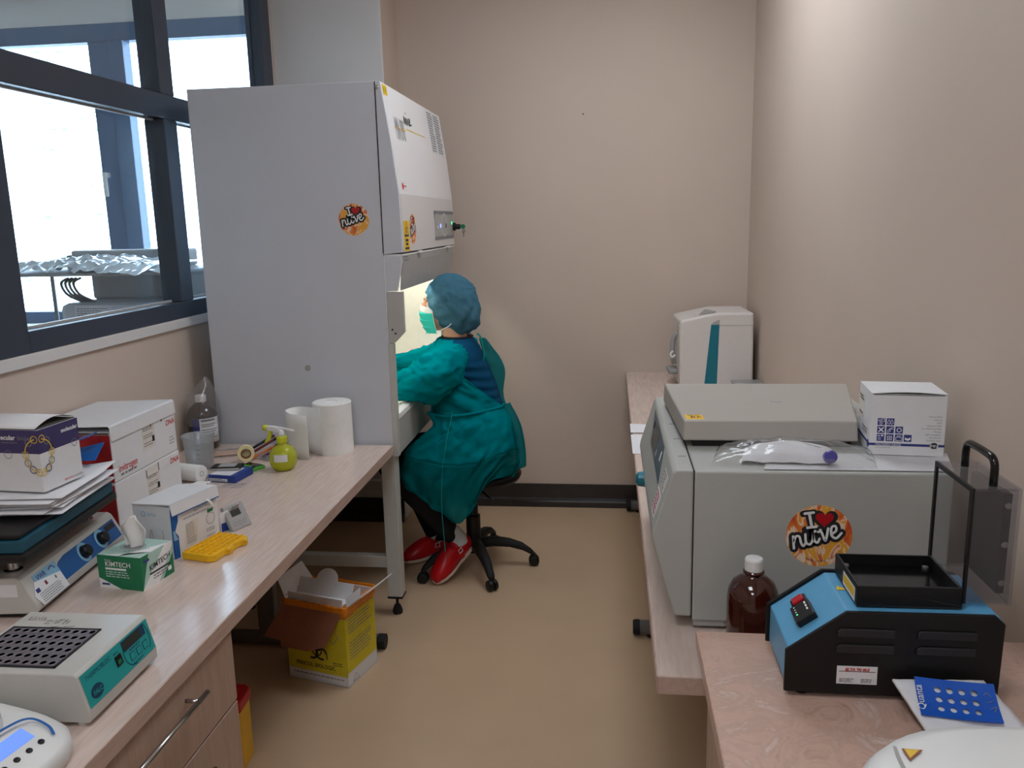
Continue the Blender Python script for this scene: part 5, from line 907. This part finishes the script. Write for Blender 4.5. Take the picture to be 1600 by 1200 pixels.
for y, sg in ((3.630, -1), (3.690, 1)):
    e = own(MB().lathe([(0, -.0115), (.008, -.008), (.0115, 0), (.008, .008), (0, .0115)], (-.8085, y, 1.262), 16).build('eye', 'paper', None, smooth=True)); own(MB().lathe([(0, -.0122), (.0085, -.0085), (.0122, 0), (.0085, .0085), (0, .0122)], (-.8078, y, 1.2645), 16).build('eyelid', 'skin', None, smooth=True), e)
    own(MB().tube([(-.8215, y-.010, 1.2585), (-.8225, y, 1.256), (-.8195, y+.010, 1.2585)], .0014, 6).build('eyelashes', 'brow', None, smooth=True), e)
    own(MB().tube([(-.824+.004*(sg == 1), y-.016, 1.286), (-.828, y, 1.290), (-.824, y+.016, 1.286)], .0024, 6).build('eyebrow', 'brow', None, smooth=True))
own(blob('hair', [((-.690, 3.66, 1.19), .050, (-.672, 3.66, 1.28), .060)], [((-.706, 3.66, 1.290), (.084, .078, .086), I3)], 'hair', None, .008, 4))
# hair cap: a loose pleated bag, open at the face
def capf(u, v):
    th = 2*math.pi*u; ph = v*math.pi
    ax = Vector((.83, 0, -.10)); d = Vector((-math.cos(ph), math.sin(ph)*math.cos(th), math.sin(ph)*math.sin(th)))   # pole at the face, around the head
    p = Vector((-.708, 3.66, 1.272)); r_ = Vector((.118, .102, .126)); q = Vector((d.x*r_.x, d.y*r_.y, d.z*r_.z)); q = RY(-24) @ q
    if q.z < 0 and q.x > 0: q.x += .026*min(1, -q.z/.08); q.z *= 1.18
    f_ = 1+.030*math.sin(th*13+5*v+2*nz((u*5, v*4, 9)))*(1-.75*v)+.030*nz((d.x*2.2, d.y*2.2, d.z*2.2+2))+.040*nz((d.x*5, d.y*5, d.z*5+7))-.030*max(0, .12-abs(nz((d.x*3.1+4, d.y*3.1, d.z*3.1))))/.12*-1; w_ = p+q*f_
    return (w_.x, w_.y, max(w_.z, 1.124))
cap_ = own(MB().grid(lambda u, v: capf(u, .27+.73*v), 84, 34).build('hair_cap', 'cap_fabric', None, smooth=True, solid=.0008))
edge = [capf(k/60, .268) for k in range(61)]; own(MB().tube(edge, .0035, 6, False).build('elastic_edge', 'cap_fabric', None, smooth=True), cap_)
# mask with pleats, white nose strip and ear loops
def maskp(u, v):
    a_ = R(-82+164*u); z = 1.266-.136*v; bul = .074+.018*math.sin(math.pi*min(1, v*1.05))-.007*((v*4) % 1); cx_ = -.776+.016*v
    return (cx_-bul*math.cos(a_)*(1 if abs(a_) < 1.2 else .96), 3.66+(.071-.014*v)*math.sin(a_), z-.012*abs(math.sin(a_))*(1-1.4*v))
mk = own(MB().grid(lambda u, v: maskp(u, .22+.78*v), 32, 28).build('face_mask', 'mask_teal', None, solid=.0012)); own(MB().grid(lambda u, v: maskp(u, .235*v), 32, 6).build('nose_strip', 'mask_white', None, solid=.0014), mk)
for u in (0, 1):
    own(MB().tube([maskp(u, v/8) for v in range(9)], .0016, 6).build('mask_edge', 'mask_white', None, smooth=True), mk)
    y = 3.582 if u == 0 else 3.738; own(MB().tube(spline([maskp(u, 1), (-.74, y+(.002 if u == 0 else -.002), 1.155), (-.705, y, 1.175), (-.690, y, 1.20)]), .0016, 6).build('ear_loop', 'mask_white', None, smooth=True), mk)
# clothes: trousers, socks, clogs
own(blob('trousers', leg(LH, LK, LA, .010)+leg(RH, RK, RA, .010)+[((-.60, 3.60, .605), .105, (-.60, 3.74, .605), .105), ((-.60, 3.67, .63), .128, (-.61, 3.67, .70), .115)], [], 'trousers', None, .008, 4))
TB = [(.50, -.60, .155, .185), (.60, -.602, .150, .182), (.68, -.606, .138, .172), (.75, -.61, .127, .160), (.80, -.616, .121, .156), (.88, -.636, .118, .160), (.96, -.665, .115, .174), (1.02, -.683, .106, .186), (1.05, -.688, .096, .178), (1.075, -.69, .085, .140), (1.095, -.69, .074, .100), (1.112, -.691, .066, .074)]
def tor(z):
    for i in range(len(TB)-1):
        if z <= TB[i+1][0] or i == len(TB)-2:
            k = (z-TB[i][0])/(TB[i+1][0]-TB[i][0]); k = max(0, min(1, k)); return [TB[i][j]+(TB[i+1][j]-TB[i][j])*k for j in (1, 2, 3)]
def shirt(u, v):
    z = .56+.552*v; cx_, a_, b_ = tor(z); th = 2*math.pi*u; wr = .0055*math.sin(z*150+3*math.cos(th)*1.6+2*nz((u*5, z*6, 0)))*max(0, math.sin(th*.5+.4))*(1 if z < 1.02 else .3); return (cx_+(a_+.004+wr)*math.cos(th), 3.67-(b_+.003+wr)*math.sin(th), z)
own(MB().grid(shirt, 72, 90).build('shirt', 'shirt', None, smooth=True)); own(MB().tube([(-.691+.068*math.cos(2*math.pi*k/30), 3.67+.076*math.sin(2*math.pi*k/30), 1.113) for k in range(31)], .006, 8, False).build('collar', 'black_collar', None, smooth=True))
def lerpt(tab, z):
    for i in range(len(tab)-1):
        if z >= tab[i+1][0]: k = (z-tab[i][0])/(tab[i+1][0]-tab[i][0]); return tab[i][1]+(tab[i+1][1]-tab[i][1])*max(0, min(1, k))
    return tab[-1][1]
ON = [(1.10, 92), (1.04, 90), (.97, 84), (.92, 66), (.87, 48), (.82, 26), (.775, 6)]; OF = [(1.10, 265), (1.0, 275), (.9, 300), (.775, 345)]; FB = [(1.1, .006), (1.0, .016), (.92, .04), (.85, .066), (.79, .075), (.75, .06)]
def gown(u, v):
    z = 1.108-.345*v; cx_, a_, b_ = tor(z); th0, th1 = lerpt(ON, z), lerpt(OF, z); th = R(th0+(th1-th0)*u); fr_ = max(0, -math.cos(th)); f_ = .012+.012*nz((u*9, v*5, 1))+.010*nz((u*20+3*v, v*12, 4))+.006*math.sin(u*34+v*9)*v+lerpt(FB, z)*fr_
    sd = .022*max(0, math.sin(th))*max(0, min(1, (.95-z)/.1)); return (cx_+(a_+f_)*math.cos(th), 3.67-(b_+f_*.8+sd)*math.sin(th), z-.012*math.sin(math.pi*u)*v)
G = own(MB().grid(gown, 70, 40).build('gown', 'gown', None, smooth=True, solid=.001))
for u in (0, 1): own(MB().tube([gown(u, k/30) for k in range(31)], .0026, 6).build('gown_hem', 'gown', None, smooth=True), G)
def sleeve(path, rad, name, clampx=-.80):
    Pp = spline(path, 10); rr = [rad[0]]*1; n = len(Pp)
    def f(u, v):
        k = v*(n-1); i = min(int(k), n-2); c = Pp[i].lerp(Pp[i+1], k-i); t_ = (Pp[i+1]-Pp[i]).normalized(); x_ = Vector((0, 0, 1)).cross(t_).normalized(); y_ = t_.cross(x_)
        q = v*(len(rad)-1); j = min(int(q), len(rad)-2); r_ = rad[j]+(rad[j+1]-rad[j])*(q-j); a_ = 2*math.pi*u
        r_ *= 1+.13*nz((math.cos(a_)*1.6, math.sin(a_)*1.6, v*6))+.11*nz((math.cos(a_)*3, math.sin(a_)*3, v*13))+.07*nz((math.cos(a_)*7, math.sin(a_)*7, v*22))+.035*math.sin(v*46+3*math.sin(a_))
        w_ = c+x_*(r_*math.cos(a_))+y_*(r_*math.sin(a_)); 
        if w_.x < clampx: w_.z = max(w_.z, .876+.004*nz((u*8, v*8, 0)))
        return w_
    return own(MB().grid(f, 64, 84).build(name, 'gown', None, smooth=True, solid=.001), G)
sleeve([(-.668, 3.590, 1.025), (-.695, 3.525, 1.015), (-.740, 3.475, .985), (-.80, 3.445, .945), (-.87, 3.430, .925), (-.95, 3.445, .92), (-1.05, 3.495, .915)], [.060, .078, .092, .100, .092, .075, .046, .036], 'sleeve')
sleeve([(-.668, 3.75, 1.025), (-.69, 3.815, 1.015), (-.76, 3.86, .99), (-.86, 3.89, .965), (-.95, 3.88, .96), (-1.05, 3.81, .963)], [.060, .078, .085, .085, .075, .05, .036], 'sleeve')
SK = [
[(-0.805, 3.5, 0.798), (-0.753, 3.485, 0.784), (-0.691, 3.475, 0.781), (-0.623, 3.48, 0.792), (-0.555, 3.5, 0.805), (-0.504, 3.55, 0.811), (-0.49, 3.64, 0.797)] ,
[(-0.782, 3.48, 0.739), (-0.736, 3.46, 0.727), (-0.679, 3.445, 0.725), (-0.608, 3.45, 0.736), (-0.533, 3.475, 0.748), (-0.472, 3.53, 0.752), (-0.445, 3.64, 0.734)] ,
[(-0.884, 3.465, 0.651), (-0.799, 3.445, 0.646), (-0.705, 3.43, 0.637), (-0.606, 3.435, 0.642), (-0.516, 3.46, 0.653), (-0.45, 3.52, 0.661), (-0.423, 3.64, 0.64)] ,
[(-0.928, 3.46, 0.561), (-0.83, 3.43, 0.53), (-0.724, 3.415, 0.507), (-0.628, 3.42, 0.506), (-0.545, 3.44, 0.542), (-0.467, 3.5, 0.572), (-0.414, 3.62, 0.549)] ,
[(-0.93, 3.465, 0.499), (-0.842, 3.44, 0.425), (-0.742, 3.42, 0.362), (-0.663, 3.42, 0.313), (-0.593, 3.43, 0.397), (-0.516, 3.47, 0.504), (-0.428, 3.6, 0.476)] ,
]
lap = [(-.74, .80), (-.78, .70), (-.86, .635), (-.93, .60), (-.98, .56)]
SK = [[(lap[i][0], 3.86, lap[i][1]-.01), (lap[i][0], 3.74, lap[i][1]), (lap[i][0], 3.60, lap[i][1]+.005)]+r for i, r in enumerate(SK)]
def surf(G_, u, v):
    def cr(p, x):
        n = len(p); k = x*(n-1); i = min(int(k), n-2); t_ = k-i; a, b, c, d = p[max(i-1, 0)], p[i], p[i+1], p[min(i+2, n-1)]
        return .5*((2*b)+(c-a)*t_+(2*a-5*b+4*c-d)*t_*t_+(3*b-a-3*c+d)*t_**3)
    return cr([cr([Vector(q) for q in r], u) for r in G_], v)
def skirt(u, v):
    p = surf(SK, u, v); f_ = .013*math.sin((u+.22*v)*40+2.5*nz((u*4, v*3, 0)))*(.5+.6*v)+.022*nz((u*9+2*v, v*5, 3))+.010*nz((u*22+4*v, v*11, 6)); return (p.x+.3*f_, p.y-abs(f_)*.8, p.z)
nv = 40
own(MB().grid(lambda u, v: skirt(u, .62*v), 90, 26).build('gown_skirt', 'gown', None, smooth=True, solid=.001), G); own(MB().grid(lambda u, v: skirt(u, .62+.38*v), 90, 18).build('gown_skirt_edge', 'gown_thin', None, smooth=True, solid=.0008), G)
own(MB().tube([skirt(.22+.78*k/60, 1) for k in range(61)], .0022, 6).build('gown_hem', 'gown_thin', None, smooth=True), G)
fl = [[(-.593, 3.68, 1.103), (-.567, 3.70, 1.10), (-.553, 3.72, 1.077)], [(-.572, 3.71, .991), (-.532, 3.73, .972), (-.490, 3.76, .959)], [(-.537, 3.71, .886), (-.511, 3.73, .867), (-.497, 3.76, .837)], [(-.506, 3.69, .794), (-.495, 3.70, .783), (-.485, 3.74, .786)]]
own(MB().grid(lambda u, v: tuple(surf(fl, u, v)+Vector((0, .010*nz((u*5, v*8, 1)), 0))), 12, 24).build('back_flap', 'gown_thin', None, smooth=True, solid=.0008), G)
fl2 = [[(-.49, 3.62, .80), (-.475, 3.66, .80), (-.465, 3.70, .80)], [(-.445, 3.60, .70), (-.425, 3.66, .70), (-.42, 3.72, .70)], [(-.425, 3.58, .60), (-.402, 3.66, .60), (-.40, 3.72, .60)], [(-.435, 3.56, .505), (-.395, 3.64, .51), (-.395, 3.70, .52)]]
own(MB().grid(lambda u, v: tuple(surf(fl2, u, v)+Vector((.008*math.sin(u*9+v*3), 0, 0))), 14, 24).build('back_flap', 'gown_thin', None, smooth=True, solid=.0008), G)
own(MB().tube(spline([(-.72, 3.462, .80), (-.69, 3.452, .803), (-.686, 3.452, .798), (-.705, 3.405, .691), (-.726, 3.392, .55), (-.734, 3.390, .403), (-.731, 3.392, .284), (-.728, 3.40, .184)], 8), .0022, 6).build('tie_string', 'gown_string', None, smooth=True), G)
own(MB().tube(spline([(-.80, 3.50, .792), (-.72, 3.463, .788), (-.62, 3.466, .796), (-.54, 3.50, .806), (-.49, 3.57, .806), (-.482, 3.66, .80)], 8), .007, 8).build('waist_tie', 'gown', None, smooth=True), G); own(MB().tube(spline([(-.596, 3.66, 1.125), (-.580, 3.64, 1.115), (-.572, 3.64, 1.08), (-.565, 3.645, 1.03), (-.575, 3.64, .99)], 8), .004, 6).build('neck_tie', 'gown_string', None, smooth=True), G)
for w_, sd in ((LW, 1), (RW, -1)): own(blob('glove', hand(w_, sd, .0016), [], 'glove', None, .0034, 3))
def clog(heel, toe, lift, name='clog'):
    h, t_ = Vector(heel), Vector(toe); d = (t_-h); ln = d.length; f_ = d.normalized(); s_ = f_.cross(Vector((0, 0, 1))).normalized(); n_ = s_.cross(f_)
    secs = [(-.10, .022, .062), (.0, .033, .066), (.15, .037, .062), (.30, .038, .070), (.45, .042, .084), (.60, .048, .080), (.75, .050, .066), (.90, .044, .050), (1.02, .030, .034), (1.08, .012, .018)]
    vs = []; m = 14
    for k, w_, hh in secs:
        for j in range(m):
            a_ = math.pi*j/(m-1); vs.append(h+f_*(k*ln)+s_*(w_*math.cos(a_))+n_*(hh*max(0, math.sin(a_))**.75))
    c = MB(); c.add(vs, [(i*m+j, i*m+j+1, (i+1)*m+j+1, (i+1)*m+j) for i in range(len(secs)-1) for j in range(m-1) if not (i < 3 and 3 < j < m-5)])
    o = own(c.build(name, 'clog_red', None, smooth=True, solid=.003))
    so = MB(); sv = []
    for k, w_, hh in secs:
        dn = .018 if k < .35 else .012
        for a_, z in ((-1.08, .004), (1.08, .004), (1.02, -dn), (-1.02, -dn)): sv.append(h+f_*(k*ln)+s_*(w_*a_)+n_*z)
    so.add(sv, [(i*4+j, i*4+(j+1) % 4, (i+1)*4+(j+1) % 4, (i+1)*4+j) for i in range(len(secs)-1) for j in range(4)]+[(3, 2, 1, 0), (36, 37, 38, 39)]); own(so.build('sole', 'sole', None, .002), o)
    st = MB(); q = []
    for j in range(13):
        a_ = math.pi*j/12; q.append(h+f_*(.30*ln)+s_*(.041*math.cos(a_))+n_*(.076*max(0, math.sin(a_))**.75+.002))
    vs = []
    for p_ in q: vs += [p_-f_*.008, p_+f_*.008]
    st.add(vs, [(2*i, 2*i+1, 2*i+3, 2*i+2) for i in range(12)]); own(st.build('strap', 'clog_red', None, solid=.003), o)
    bc = h+f_*(.30*ln)-s_*(.036)+n_*.046; br = [bc+f_*x+n_*z-s_*.006 for x, z in ((-.011, -.010), (.011, -.010), (.011, .010), (-.011, .010), (-.011, -.010))]; own(MB().tube(br, .0022, 6).build('buckle', 'cap_white', None), o)
clog((-.672, 3.625, .125), (-.788, 3.462, .022), 0); clog((-.815, 3.825, .026), (-.985, 3.685, .020), 0)
own(blob('sock', [((-.735, 3.60, .20), .043, (-.695, 3.605, .150), .041), ((-.695, 3.605, .150), .041, (-.735, 3.54, .110), .036)], [], 'sock', None, .006, 3)); own(blob('sock', [((-.87, 3.80, .16), .042, (-.86, 3.80, .07), .040), ((-.86, 3.80, .07), .038, (-.90, 3.76, .055), .034)], [], 'sock', None, .006, 3))
